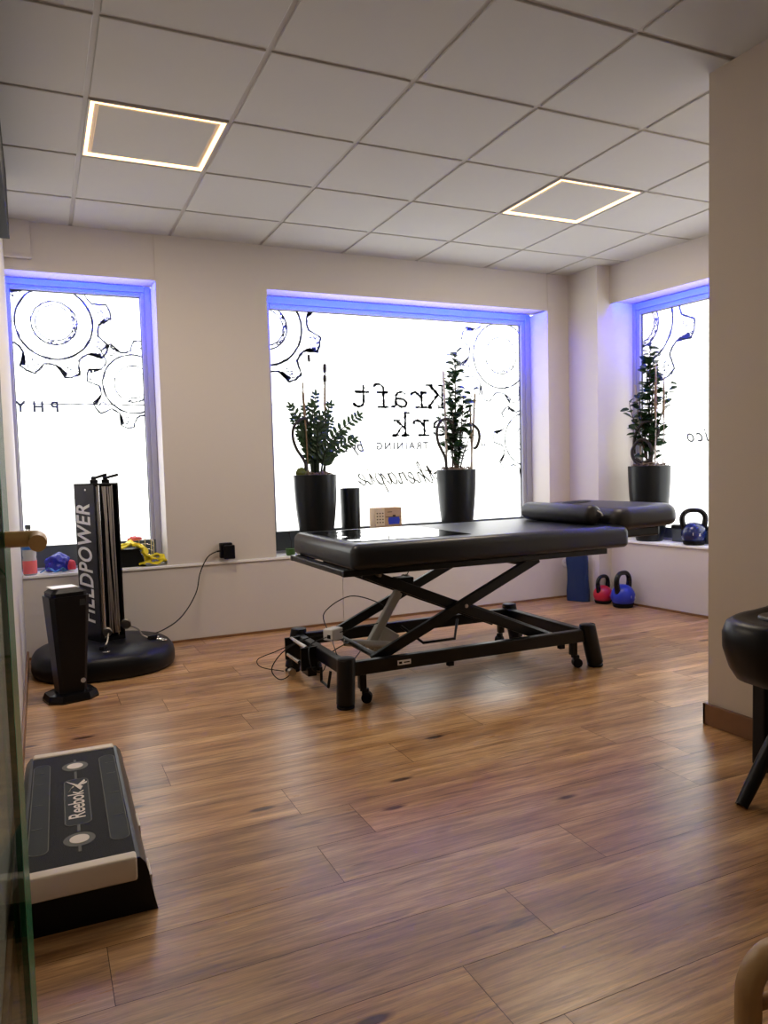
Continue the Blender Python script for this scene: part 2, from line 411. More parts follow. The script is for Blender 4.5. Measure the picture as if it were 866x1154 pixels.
# ------------------------------------------------------------------ windows
def frame_box(b, u0, u1, z0, z1, w, n0, n1, P, bevel=0.004, wb=None):
    wb = w if wb is None else wb
    for lo, hi in (((u0, n0, z0), (u0 + w, n1, z1)), ((u1 - w, n0, z0), (u1, n1, z1)),
                   ((u0 + w, n0, z1 - w), (u1 - w, n1, z1)), ((u0 + w, n0, z0), (u1 - w, n1, z0 + wb))):
        b.box(lo, hi, bevel=bevel, seg=1, mtx=P)

class Art:
    """pen strokes on a window pane as thin ribbons, clipped to the pane"""
    def __init__(s, P, rect, n): s.P, s.rect, s.n, s.b = P, rect, n, MB()
    def seg(s, a, b, w0, w1):
        mx, my = (a[0] + b[0]) / 2, (a[1] + b[1]) / 2; r = s.rect
        if not (r[0] < mx < r[1] and r[2] < my < r[3]): return
        d = Vector((b[0] - a[0], b[1] - a[1])); L = d.length
        if L < 1e-6: return
        t = d / L; nn = Vector((-t.y, t.x)); e = t * min(w0, w1) * 0.3
        q = [Vector(a) - e + nn * w0 / 2, Vector(a) - e - nn * w0 / 2, Vector(b) + e - nn * w1 / 2, Vector(b) + e + nn * w1 / 2]
        s.b.quad(*[s.P @ Vector((min(max(p.x, r[0]), r[1]), s.n, min(max(p.y, r[2]), r[3]))) for p in q])
    def line(s, pts, w=0.006, jit=0.0, vary=0.3, step=0.012, closed=False, gap=0.0):
        pts = list(pts) + ([pts[0]] if closed else []); R = rnd
        ph = R.uniform(0, 50)
        fine = []
        for a, b in zip(pts, pts[1:]):
            n = max(1, int(math.hypot(b[0] - a[0], b[1] - a[1]) / step))
            for k in range(n): fine.append((a[0] + (b[0] - a[0]) * k / n, a[1] + (b[1] - a[1]) * k / n))
        fine.append(pts[-1])
        def J(k, p):
            return (p[0] + jit * noise.noise((k * 0.35 + ph, 0, 0)), p[1] + jit * noise.noise((0, k * 0.35 + ph, 3)))
        def Wd(k): return w * 1.75 * (1 + vary * 2 * noise.noise((ph, k * 0.22, 9)))
        for k in range(len(fine) - 1):
            if gap > 0 and noise.noise((k * 0.5, ph, 1)) > 0.5 - gap: continue
            s.seg(J(k, fine[k]), J(k + 1, fine[k + 1]), max(Wd(k), w * 0.3), max(Wd(k + 1), w * 0.3))

def gear(A, cx, cz, rbig, rroot, rtip, rin, rin2, a0, n=8, w=0.006, sx=1.0):
    def pt(r, a): return (cx + sx * r * math.cos(a), cz + r * math.sin(a))
    def circ(r, k=72, j=0.0): return [pt(r * (1 + j * noise.noise((i * 0.5, r * 9, cx))), 2 * PI * i / k) for i in range(k)]
    A.line(circ(rbig), w * 1.0, 0.004, closed=True); A.line(circ(rbig * 0.985), w * 0.6, 0.008, closed=True, gap=0.3)
    A.line(circ(rin), w * 0.7, 0.005, closed=True); A.line(circ(rin * 1.02), w * 0.4, 0.008, closed=True, gap=0.3)
    A.line(circ(rin2), w * 0.5, 0.006, closed=True)
    out = []
    st = 2 * PI / n
    for k in range(n):
        a = a0 + k * st
        out += [pt(rroot, a - st * 0.34), pt(rtip * 0.985, a - st * 0.19), pt(rtip, a - st * 0.02), pt(rtip * 0.985, a + st * 0.16), pt(rroot, a + st * 0.30), pt(rroot * 0.97, a + st * 0.48)]
    A.line(out, w * 0.9, 0.004, closed=True); A.line([(p[0] + 0.004, p[1] - 0.004) for p in out], w * 0.5, 0.008, closed=True, gap=0.35)
    for k in range(n):                                  # shaded flank of every tooth and stipple on it
        a = a0 + k * st
        for q in range(5):
            f = q / 5
            p1, p2 = pt(rroot + (rtip - rroot) * (0.05 + 0.1 * f), a - st * (0.34 - 0.02 * q)), pt(rtip * (0.98 - 0.012 * q), a - st * (0.19 - 0.018 * q))
            A.line([p1, p2], w * 0.8, 0.006, gap=0.15)
        for q in range(26):
            aa = a + rnd.uniform(-0.17, 0.16) * st; r = rnd.uniform(rroot, rtip * 0.97); x, z = pt(r, aa)
            L = rnd.uniform(0.004, 0.016); A.line([(x, z), (x + L, z + L * rnd.uniform(-0.4, 0.5))], w * rnd.uniform(0.25, 0.6))
        for q in range(8):
            aa = a + rnd.uniform(-0.5, 0.5) * st; r = rnd.uniform(rbig * 1.03, rroot * 0.97); x, z = pt(r, aa)
            A.line([(x, z), (x + 0.006, z + 0.001)], w * 0.35)
    for q in range(60):                                 # shading of the hub, lower right
        aa = rnd.uniform(-2.0, 0.7); r = rnd.uniform(rin2, rin); x, z = pt(r, aa); L = 0.012
        A.line([(x, z), (x + L * math.sin(aa) * -1, z + L * math.cos(aa))], w * 0.5)

def window(name, P, u0, u1, fw, head_u, dark_h, sz):
    """P maps (along, outwards, z) to world; frame, pane, lower dark panel and the blue light strip"""
    w = bpy.data.objects.new(name, None); COL.objects.link(w); struct(w)
    n0, n1 = GD, GD + 0.07
    z0, z1 = sz, HZ + 0.012
    b = MB(); frame_box(b, u0, u1, z0, z1, fw * 0.62, n0 - 0.006, n1, P, wb=0.02); frame_box(b, u0 + fw * 0.6, u1 - fw * 0.6, z0 + 0.01, z1 - fw * 0.6, fw * 0.42, n0 + 0.006, n1, P, wb=0.02)
    b.build('window_frame', M['frame'], w)
    b = MB(); frame_box(b, u0 + fw, u1 - fw, z0 + 0.03, z1 - fw, 0.006, n0 + 0.028, n0 + 0.04, P, 0.0); b.build('gasket', M['gasket'], w)
    b = MB(); b.box((u0 + fw * 0.8, n0 + 0.045, z0 + 0.02), (u1 - fw * 0.8, n0 + 0.049, z1 - fw * 0.8), mtx=P); pane = b.build('window_pane', M['pane'], w)
    b = MB(); b.box((u0 + fw * 0.5, n0 - 0.004, z0), (u1 - fw * 0.5, n0 + 0.036, z0 + dark_h), bevel=0.004, mtx=P); b.build('lower_panel', M['darkpanel'], w)
    # the strip sits behind the lip of the lintel and shines at the frame
    b = MB(); b.box((u0 + 0.05, 0.0185, HZ + 0.002), (u1 - 0.05, 0.021, HZ + 0.0155), mtx=P); s = b.build('light_strip', M['led_blue'], w); s['label'] = 'blue light strip along the window head'
    rect = (u0 + fw, u1 - fw, z0 + dark_h, z1 - fw)
    return w, rect, n0 + 0.040

PB = T3(0, YW, 0)
w1, r1, na = window('window_1', PB, W1[0], W1[1], 0.068, None, 0.165, SZ)
w2, r2, _ = window('window_2', PB, W2[0], W2[1], 0.088, None, 0.165, SZ)
w3, r3, _ = window('window_3', RW, 0.0, SEND, 0.088, None, 0.10, SZR)

A = Art(PB, r1, na)
gear(A, 0.150, 2.212, 0.243, 0.285, 0.372, 0.143, 0.118, math.radians(14 + 2), w=0.0065)
gear(A, 0.645, 1.813, 0.205, 0.232, 0.310, 0.127, 0.096, math.radians(-10), w=0.005)
A.b.build('gear_drawing', M['ink'], w1)
A = Art(PB, r1, na + 0.0005); A.line([(-0.1, 1.668), (0.72, 1.668)], 0.004, 0); A.b.build('printed_line', M['inklight'], w1)
def mir(x, z, n, P=PB): return P @ Matrix(((-1, 0, 0, x), (0, 0, 1, n), (0, 1, 0, z), (0, 0, 0, 1)))
text_mesh('printed_lettering', 'P H Y', mir(0.018, 1.645, na - 0.001), M['ink'], w1, size=0.102, spacing=1.12, bold=0.0022)

A = Art(PB, r2, na)
gear(A, 1.625, 2.262, 0.285, 0.34, 0.445, 0.165, 0.135, math.radians(-14), w=0.009)
gear(A, 3.738, 2.128, 0.283, 0.33, 0.425, 0.158, 0.128, math.radians(20), w=0.005)
gear(A, 4.00, 1.400, 0.235, 0.27, 0.355, 0.12, 0.09, math.radians(-3), w=0.005)
A.b.build('gear_drawing', M['ink'], w2)
# typewriter lettering as strokes; x runs right in reading order, unit height 1 = cap height
SL = {
 'K': [[(0.1, 0), (0.1, 1)], [(0, 0), (0.24, 0)], [(0, 1), (0.24, 1)], [(0.12, 0.42), (0.62, 1)], [(0.5, 1), (0.74, 1)], [(0.28, 0.58), (0.66, 0)], [(0.54, 0), (0.8, 0)]],
 'w': [[(0, 0.66), (0.2, 0.66)], [(0.08, 0.66), (0.24, 0), (0.4, 0.55), (0.56, 0), (0.72, 0.66)], [(0.62, 0.66), (0.8, 0.66)]],
 'e': [[(0.06, 0.36), (0.58, 0.36), (0.56, 0.52), (0.44, 0.66), (0.22, 0.66), (0.07, 0.5), (0.04, 0.3), (0.12, 0.08), (0.3, 0), (0.48, 0.02), (0.6, 0.12)]],
 'r': [[(0.02, 0.66), (0.2, 0.66), (0.2, 0)], [(0.0, 0), (0.44, 0)], [(0.2, 0.42), (0.34, 0.6), (0.48, 0.68), (0.6, 0.62), (0.6, 0.54)]],
 'a': [[(0.1, 0.58), (0.26, 0.68), (0.42, 0.62), (0.48, 0.5), (0.48, 0.1), (0.54, 0.02), (0.66, 0.02)], [(0.48, 0.38), (0.2, 0.36), (0.06, 0.2), (0.12, 0.04), (0.28, 0), (0.48, 0.16)]],
 'f': [[(0.22, 0), (0.22, 0.84), (0.32, 0.98), (0.48, 1), (0.58, 0.9)], [(0.06, 0), (0.44, 0)], [(0.06, 0.64), (0.46, 0.64)]],
 't': [[(0.24, 0.94), (0.24, 0.16), (0.34, 0.02), (0.5, 0.02), (0.62, 0.14)], [(0.04, 0.64), (0.54, 0.64)]],
 'k': [[(0.02, 1), (0.18, 1), (0.18, 0)], [(0.04, 0), (0.32, 0)], [(0.18, 0.3), (0.5, 0.64)], [(0.38, 0.66), (0.62, 0.66)], [(0.3, 0.42), (0.54, 0)], [(0.42, 0), (0.68, 0)]],
}
A = Art(PB, r2, na)
def typed(word, x_right, zb, hgt, adv, w=0.0105):
    x = x_right
    for ch in word:
        for st in SL[ch]: A.line([(x - p[0] * hgt * 1.28, zb + p[1] * hgt) for p in st], w, 0.006, 0.45, step=0.006)
        x -= adv
typed('Kraft', 3.165, 1.672, 0.185, 0.173)
typed('werk', 3.375, 1.441, 0.185, 0.182)
A.b.build('typed_lettering', M['ink'], w2)
text_mesh('printed_lettering', 'TRAINING', mir(2.755, 1.352, na - 0.001), M['inklight'], w2, size=0.082, spacing=1.35, bold=0.0022)
text_mesh('printed_lettering', 'H', mir(3.54, 1.352, na - 0.001), M['inklight'], w2, size=0.08, spacing=1.3, bold=0.0015)
text_mesh('printed_lettering', 'by Er', mir(2.29, 1.352, na - 0.001), M['inklight'], w2, size=0.13, shear=0.35, sx=0.9, bold=0.002)
CU = {  # flowing script, advance in last item
 'p': ([[(0, .25), (.2, .62), (.16, .1), (.04, -.5)], [(.14, .3), (.36, .66), (.5, .5), (.44, .12), (.24, 0), (.14, .12)]], .55),
 'h': ([[(0, .2), (.28, .8), (.34, 1.15), (.24, 1.1), (.1, 0)], [(.12, .25), (.34, .6), (.44, .5), (.38, .12), (.46, 0), (.58, .15)]], .55),
 'y': ([[(0, .4), (.1, .6), (.1, .2), (.2, 0), (.36, .2), (.46, .62)], [(.46, .62), (.34, -.3), (.14, -.5), (.1, -.3), (.6, .15)]], .55),
 's': ([[(0, .1), (.28, .66), (.36, .2), (.26, 0), (.1, .04)]], .42),
 'i': ([[(0, .15), (.16, .6), (.12, .1), (.22, 0), (.36, .2)], [(.2, .82), (.22, .86)]], .34),
 'o': ([[(.3, .6), (.1, .5), (.04, .15), (.2, 0), (.4, .2), (.4, .5), (.28, .62), (.5, .5)]], .48),
 't': ([[(0, .2), (.24, 1.0), (.12, .1), (.22, 0), (.36, .2)], [(.04, .66), (.4, .72)]], .36),
 'e': ([[(0, .15), (.3, .35), (.34, .55), (.2, .62), (.08, .35), (.1, .06), (.24, 0), (.42, .2)]], .42),
 'r': ([[(0, .15), (.12, .66), (.2, .56), (.34, .56), (.28, .1), (.38, 0), (.48, .18)]], .46),
 'a': ([[(.36, .56), (.18, .62), (.04, .3), (.1, 0), (.26, .1), (.4, .6), (.34, .1), (.42, 0), (.54, .18)]], .52),
}
A = Art(PB, r2, na)
x = 3.215; hg = 0.135
for ch in 'iotherapie':
    st, adv = CU[ch]
    for s in st:
        A.line([(x - (p.x + 0.22 * p.y) * hg * 1.28, 1.045 + p.y * hg * 1.05) for p in spl([(a, c_, 0) for a, c_ in s], 6)], 0.0062, 0.002, 0.3, step=0.01)
    x -= adv * hg * 1.44
A.b.build('script_lettering', M['inkolive'], w2)
A = Art(PB, r2, na); A.line([(3.62, 0.80), (2.6, 0.80)], 0.0015); A.line([(1.65, 1.68), (2.0, 1.66)], 0.0025); A.b.build('printed_line', M['inklight'], w2)

A = Art(RW, r3, na)
gear(A, 0.06, 2.315, 0.33, 0.41, 0.54, 0.19, 0.15, math.radians(-12), w=0.009)
A.b.build('gear_drawing', M['ink'], w3)
def mirR(s, z, n):  # seen from inside, reading runs towards negative s
    return RW @ Matrix(((-1, 0, 0, s), (0, 0, 1, n), (0, 1, 0, z), (0, 0, 0, 1)))
text_mesh('printed_lettering', 'rico', RW @ Matrix(((1, 0, 0, 0.66), (0, 0, -1, na - 0.001), (0, 1, 0, 1.36), (0, 0, 0, 1))) @ Matrix.Diagonal((-1, 1, 1, 1)), M['inklight'], w3, size=0.15, shear=0.35, sx=0.9, bold=0.001, spacing=1.25)

# ------------------------------------------------------------------ ceiling lights and the rail by the left wall
def ceiling_light(label, i, j):
    t = thing('ceiling_light', label, 'ceiling light', (GX0 + (i + .5) * TS, GY0 + (j + .5) * TS, H), 0, 'square frame lights set into the ceiling')
    h = TS / 2 - 0.008
    b = MB(); b.box((-h + .045, -h + .045, 0.0), (h - .045, h - .045, 0.008), bevel=0.002, seg=1); b.build('centre_tile', M['tile'], t)
    b = MB(); frame_box(b, -h + .010, h - .010, -h + .010, h - .010, 0.017, -0.003, 0.008, Matrix(((1, 0, 0, 0), (0, 0, 1, 0), (0, 1, 0, 0), (0, 0, 0, 1))), 0.001)
    g = b.build('glowing_frame', M['led_warm'], t); g['label'] = 'warm white glowing square frame'
    b = MB(); frame_box(b, -h, h, -h, h, 0.010, -0.004, 0.008, Matrix(((1, 0, 0, 0), (0, 0, 1, 0), (0, 1, 0, 0), (0, 0, 0, 1))), 0.001)
    b.build('outer_rim', M['grid'], t)
    return t
ceiling_light('lit square frame light in the ceiling on the left above the tall narrow window', 0, 1)
ceiling_light('lit square frame light in the ceiling on the right above the massage table', 4, 1)
b = MB(); b.box((XL, 1.0, 2.44), (XL + 0.052, 4.484, H), bevel=0.004)
tag(b.build('door_rail', M['rubber']), 'black metal rail box high on the left wall close under the ceiling', 'rail')

# ------------------------------------------------------------------ glass door
t = thing('glass_door', 'clear glass door with green edge and wooden handle at the left border', 'glass door', (-0.112, 1.05, 0))
dvec = Vector((-0.0585 + 0.112, 1.5 - 1.05, 0)); Ld = dvec.length; t.rotation_euler = (0, 0, math.atan2(dvec.y, dvec.x))
b = MB(); b.box((0, -0.005, 0.008), (Ld - 0.06, 0.005, 2.42)); b.build('glass_panel', M['glass'], t)
b = MB(); b.box((Ld - 0.06, -0.0055, 0.008), (Ld, 0.0055, 2.42), bevel=0.002); g = b.build('refracted_edge_strip', M['glassedge'], t); g['label'] = 'dark green strip painted for the refracted glass edge'  # solid strip, lengthened to paint the edge's refraction through the pane
b = MB(); hz = 1.058
b.tube(spl([(Ld - 0.04, -0.004, hz), (Ld - 0.04, -0.040, hz), (Ld - 0.048, -0.056, hz), (Ld - 0.075, -0.062, hz - 0.002), (Ld - 0.105, -0.064, hz - 0.004)], 5), 0.0145, 18)
b.build('handle', M['handlewood'], t, True)

# ------------------------------------------------------------------ massage table
def massage_table():
    t = thing('massage_table', 'black padded massage table on scissor-lift legs in the middle of the room', 'massage table', (2.1, 3.8, 0))
    I = T3(-2.1, -3.8, 0)
    b = MB(); b.pad(1.375, 3.135, 3.335, 4.30, 0.672, 0.800, 0.05, 0.045, I, re_b=0.03); b.build('mattress', M['leather'], t, True)
    R = I @ T3(3.10, 0, 0.770) @ RY(math.radians(-2)) @ T3(-3.10, 0, -0.770)
    b = MB(); b.pad(3.07, 3.57, 3.36, 4.27, 0.765, 0.898, 0.10, 0.065, R, seg=10, re_b=0.045); hs = b.build('head_section', M['leather_brown'], t, True)
    b = MB(); b.lathe([(0.0, -0.002), (0.065, 0.0), (0.085, 0.003), (0.07, 0.008), (0.03, 0.004), (0.0, 0.003)], (3.30, 4.02, 0.897), 28, R, 1.4, 0.8); b.build('face_opening', M['rubber'], hs, True)
    b = MB(); b.box((3.14, 3.45, 0.715), (3.47, 4.18, 0.775), bevel=0.012, mtx=I); b.build('head_support', M['blackmetal'], t)
    # upper frame
    b = MB()
    for y in (3.39, 4.20): b.box((1.335, y - 0.02, 0.640), (2.985, y + 0.02, 0.672), bevel=0.004, mtx=I)
    for x in (1.36, 2.15, 2.96): b.box((x - 0.025, 3.41, 0.642), (x + 0.025, 4.18, 0.672), bevel=0.004, mtx=I)
    b.build('upper_frame', M['blackmetal'], t)
    # base frame
    b = MB()
    for y in (3.36, 4.12): b.box((1.33, y - 0.022, 0.152), (2.82, y + 0.022, 0.222), bevel=0.006, mtx=I)
    for x in (1.335, 2.80): b.box((x - 0.024, 3.37, 0.152), (x + 0.024, 4.10, 0.222), bevel=0.006, mtx=I)
    b.build('base_frame', M['blackmetal'], t)
    for (x, y, dx) in ((1.325, 3.345, -0.010), (1.345, 4.135, -0.045), (2.815, 3.35, 0.055), (2.815, 4.13, 0.05)):
        b = MB(); b.tube([(x - 2.1, y - 3.8, 0.243), (x - 2.1, y - 3.8, 0.240), (x + dx - 2.1, y - 3.8, 0.022)], [0.044, 0.046, 0.046], 24)
        l = b.build('leg', M['blackmetal'], t, True)
        b = MB(); b.lathe([(0.040, 0), (0.044, 0.004), (0.044, 0.013), (0.034, 0.016), (0.034, 0.024)], (x + dx - 2.1, y - 3.8, 0), 24); b.build('foot_pad', M['rubber'], l, True)
        b = MB(); b.lathe([(0.044, 0), (0.044, 0.004), (0.038, 0.007)], (x - 2.1, y - 3.8, 0.243), 24); b.build('leg_cap', M['blackplastic'], l, True)
    for (x, y, a) in ((1.425, 3.39, 0.5), (2.745, 3.39, 0.4), (2.72, 4.09, 2.6), (1.44, 4.09, 2.2)):
        b = MB(); b.box((x - 2.118, y - 3.818, 0.072), (x - 2.082, y - 3.782, 0.156), bevel=0.003)
        b.tube([(x - 2.1, y - 3.8, 0.075), (x - 2.1, y - 3.8, 0.058)], 0.012, 12)
        dx, dy = math.cos(a), -math.sin(a)
        b.box((-0.002, -0.016, -0.02), (0.034, 0.016, 0.03), bevel=0.006, mtx=T3(x - 2.1, y - 3.8, 0.042) @ RZ(-a))
        c = b.build('caster', M['blackplastic'], t, True)
        wv = Vector((x - 2.1 + dx * 0.022, y - 3.8 + dy * 0.022, 0.027)); nv = Vector((-dy, dx, 0)) * 0.024
        b = MB(); b.tube([wv - nv, wv - nv * 0.9, wv + nv * 0.9, wv + nv], [0.022, 0.027, 0.027, 0.022], 20); b.build('wheel', M['rubber'], c, True)
    # scissor arms: flat bars in the x-z plane
    def arm(p, q, y, name='scissor_arm', hw=0.027, hy=0.014):
        a = math.atan2(q[1] - p[1], q[0] - p[0]); L = math.hypot(q[0] - p[0], q[1] - p[1])
        b = MB(); b.box((0, -hy, -hw), (L, hy, hw), bevel=0.004, mtx=I @ T3(p[0], y, p[1]) @ RY(-a)); return b.build(name, M['blackmetal'], t)
    for y1, y2 in ((3.455, 3.425), (4.03, 4.06)):
        arm((1.475, 0.645), (2.62, 0.170), y1); a2 = arm((2.53, 0.645), (1.50, 0.195), y2)
        yb = y2 - 0.02 if y2 < 3.8 else y2 + 0.02
        b = MB(); b.tube([(2.052 - 2.1, y2 - 3.8 - 0.02, 0.410 + 0.012), (2.052 - 2.1, y2 - 3.8 + 0.02, 0.422)], 0.010, 16)
        b.build('pivot_bolt', M['steel'], a2, True); b = MB(); b.tube([(1.545 - 2.1, y1 - 3.8 - 0.055, 0.630), (1.545 - 2.1, y1 - 3.8 - 0.01, 0.630)], 0.009, 16); b.build('pivot_bolt', M['steel'], a2, True)
    for (x, z, r) in ((2.60, 0.180, 0.016), (1.53, 0.210, 0.016), (1.55, 0.615, 0.014), (2.46, 0.615, 0.014), (2.052, 0.422, 0.016)):
        b = MB(); b.tube([(x - 2.1, 3.42 - 3.8, z), (x - 2.1, 4.07 - 3.8, z)], r, 16); b.build('cross_tube', M['blackmetal'], t, True)
    b = MB(); b.tube([(2.10 - 2.1, 3.50 - 3.8, 0.395), (2.66 - 2.1, 3.50 - 3.8, 0.165)], 0.030, 20); b.build('support_tube', M['blackmetal'], t, True)
    b = MB(); b.box((1.80 - 2.1, -0.08, 0.50), (1.90 - 2.1, 0.0, 0.555), bevel=0.005); b.build('motor_bracket', M['blackmetal'], t)
    # lift motor
    p0, p1 = Vector((1.64 - 2.1, 0.0, 0.165)), Vector((1.86 - 2.1, 0.0, 0.50)); d = (p1 - p0).normalized(); a = math.atan2(d.z, d.x)
    b = MB(); b.box((0.0, -0.022, -0.024), (0.36, 0.022, 0.024), bevel=0.008, mtx=T3(*p0) @ RY(-a)); mo = b.build('lift_motor', M['greymotor'], t)
    b = MB(); b.box((-0.005, -0.035, -0.125), (0.15, 0.035, -0.018), bevel=0.008, mtx=T3(*p0) @ RY(-a)); b.build('motor_housing', M['greymotor'], mo)
    b = MB(); b.tube([p0 + d * 0.35, p0 + d * 0.47], 0.011, 14); b.tube([p0 + d * 0.45 + Vector((0, -0.03, 0)), p0 + d * 0.45 + Vector((0, 0.03, 0))], 0.018, 14); b.build('piston', M['steel'], mo, True)
    b = MB(); b.tube([(1.52 - 2.1, 0.05, 0.20), (1.73 - 2.1, -0.16, 0.20)], 0.021, 18); b.build('motor_tube', M['greymotor'], t, True)
    b = MB(); b.tube([(1.98 - 2.1, 0.14, 0.56), (1.88 - 2.1, 0.14, 0.38)], 0.003, 8); b.tube([(1.88 - 2.1, 0.14, 0.38), (1.80 - 2.1, 0.14, 0.23)], 0.008, 10); b.build('gas_strut', M['blackmetal'], t, True)
    # control box with plugs, brackets and foot bar
    b = MB(); b.box((-0.045, -0.035, -0.03), (0.045, 0.035, 0.035), bevel=0.006, mtx=T3(1.44 - 2.1, 0.02, 0.262) @ RZ(0.5)); cb = b.build('control_box', M['whiteplastic'], t)
    b = MB(); b.box((-0.050, -0.02, -0.015), (-0.045, 0.0, 0.005), mtx=T3(1.44 - 2.1, 0.02, 0.262) @ RZ(0.5)); b.build('socket', M['blackplastic'], cb)
    b = MB(); b.tube([(1.262 - 2.1, 0.22, 0.218), (1.262 - 2.1, -0.04, 0.218)], 0.012, 14); b.build('pedal_bar', M['chrome'], t, True)
    b = MB(); b.tube([(1.235 - 2.1, 0.20, 0.135), (1.235 - 2.1, -0.0, 0.135)], 0.012, 14); b.build('pedal_bar', M['chrome'], t, True)
    for y in (0.23, -0.05):
        b = MB(); b.box((1.225 - 2.1, y - 0.006, 0.10), (1.32 - 2.1, y + 0.006, 0.225), bevel=0.002); b.build('pedal_bracket', M['blackmetal'], t)
    b = MB(); b.box((1.25 - 2.1, -0.09, 0.075), (1.30 - 2.1, 0.02, 0.12), bevel=0.003); b.build('pedal_bracket', M['blackmetal'], t)
    b = MB(); b.tube([(1.285 - 2.1, -0.20, 0.15), (1.285 - 2.1, -0.20, 0.075), (1.285 - 2.1, -0.30, 0.07), (1.30 - 2.1, -0.30, 0.15)], 0.008, 8); b.build('cable_hook', M['blackmetal'], t)
    b = MB(); b.tube([(1.24 - 2.1, 0.15, 0.040), (1.24 - 2.1, 0.185, 0.040)], [0.022, 0.022], 16); b.build('guide_wheel', M['steel'], t, True)
    b = MB(); b.tube([(1.98 - 2.1, 0.27, 0.20), (2.08 - 2.1, 0.17, 0.105), (2.30 - 2.1, 0.17, 0.105), (2.38 - 2.1, 0.27, 0.20)], 0.009, 10); b.build('foot_bar', M['blackmetal'], t, True)
    for x in (2.62, 1.90):
        b = MB(); b.box((x - 2.1, 3.345 - 3.8, 0.128), (x + 0.033 - 2.1, 3.375 - 3.8, 0.155), bevel=0.002); b.build('bump_stop', M['rubber'], t)
    b = MB(); b.box((1.60 - 2.1, 3.336 - 3.8, 0.176), (1.675 - 2.1, 3.338 - 3.8, 0.200)); st = b.build('sticker', M['whiteprint'], t); st['label'] = 'small white sticker with black print'
    b = MB(); b.box((1.607 - 2.1, 3.3352 - 3.8, 0.182), (1.625 - 2.1, 3.336 - 3.8, 0.194)); b.box((1.635 - 2.1, 3.3352 - 3.8, 0.185), (1.668 - 2.1, 3.336 - 3.8, 0.191)); b.build('print', M['rubber'], st)
    def cable(pts, r=0.0032):
        b = MB(); b.tube(spl([(p[0] - 2.1, p[1] - 3.8, p[2]) for p in pts], 7), r, 8); b.build('cable', M['blackplastic'], t, True)
    cable([(1.42, 3.84, 0.275), (1.44, 3.95, 0.36), (1.60, 3.95, 0.44), (1.74, 3.85, 0.40), (1.76, 3.80, 0.345)])
    cable([(1.47, 3.80, 0.272), (1.58, 3.78, 0.295), (1.70, 3.79, 0.30), (1.74, 3.79, 0.33)])
    cable([(1.39, 3.83, 0.26), (1.30, 3.88, 0.24), (1.20, 3.98, 0.16), (1.14, 4.02, 0.06), (1.17, 3.97, 0.008), (1.24, 3.98, 0.03), (1.25, 4.0, 0.10)])
    cable([(1.40, 3.80, 0.255), (1.27, 3.72, 0.24), (1.24, 3.62, 0.15), (1.30, 3.62, 0.12), (1.38, 3.70, 0.19), (1.52, 3.77, 0.22)])
    cable([(1.42, 3.78, 0.24), (1.36, 3.60, 0.25), (1.35, 3.50, 0.21), (1.42, 3.50, 0.19), (1.56, 3.66, 0.22)], 0.0026)
    cable([(1.31, 3.93, 0.23), (1.18, 4.05, 0.15), (1.09, 4.12, 0.10), (1.12, 4.16, 0.04), (1.24, 4.12, 0.01)], 0.0026)
massage_table()

# bolster lying across the head end
b = MB(); L = 0.68; r = 0.060
b.lathe([(0.0, 0), (r * .7, 0.004), (r * .93, 0.016), (r, 0.035), (r, L - 0.035), (r * .93, L - 0.016), (r * .7, L - 0.004), (0.0, L)], (0, 0, 0), 28, T3(2.985, 3.47, 0.801 + r) @ RX(-PI / 2))
bo = b.build('bolster', M['leather_brown'], None, True); tag(bo, 'small black cylindrical bolster pillow lying across the head of the massage table', 'bolster')
b = MB(); b.tube(spl([(3.00, 3.469, 0.885), (3.02, 3.462, 0.872), (3.03, 3.46, 0.855)], 3), 0.004, 6); z = b.build('zip_tag', M['whiteplastic'], bo)
# clear vinyl foot cover
def sheet():
    b = MB(); nx, ny = 36, 30; rows = []
    P = [Vector((1.44, 3.47)), Vector((2.12, 3.46)), Vector((2.14, 4.20)), Vector((1.43, 4.19))]
    for j in range(ny + 1):
        row = []
        for i in range(nx + 1):
            u, v = i / nx, j / ny
            p = P[0] * (1 - u) * (1 - v) + P[1] * u * (1 - v) + P[2] * u * v + P[3] * (1 - u) * v
            amp = 0.0022 if u < 0.3 else 0.0006
            z = 0.8015 + 0.001 + amp * (0.5 + noise.noise((p.x * 12, p.y * 9, 0)))
            row.append((p.x, p.y, max(z, 0.8008)))
        rows.append(row)
    b.grid(rows, closed=False, cap0=False, cap1=False)
    top = list(b.bm.faces)
    r = bmesh.ops.extrude_face_region(b.bm, geom=top)
    for e in r['geom']:
        if isinstance(e, bmesh.types.BMVert): e.co.z = e.co.z - 0.0007
    o = b.build('protective_sheet', M['vinylsheet'], None, True, 80)
    tag(o, 'glossy clear plastic sheet reflecting the window on the foot end of the massage table', 'plastic sheet')
sheet()

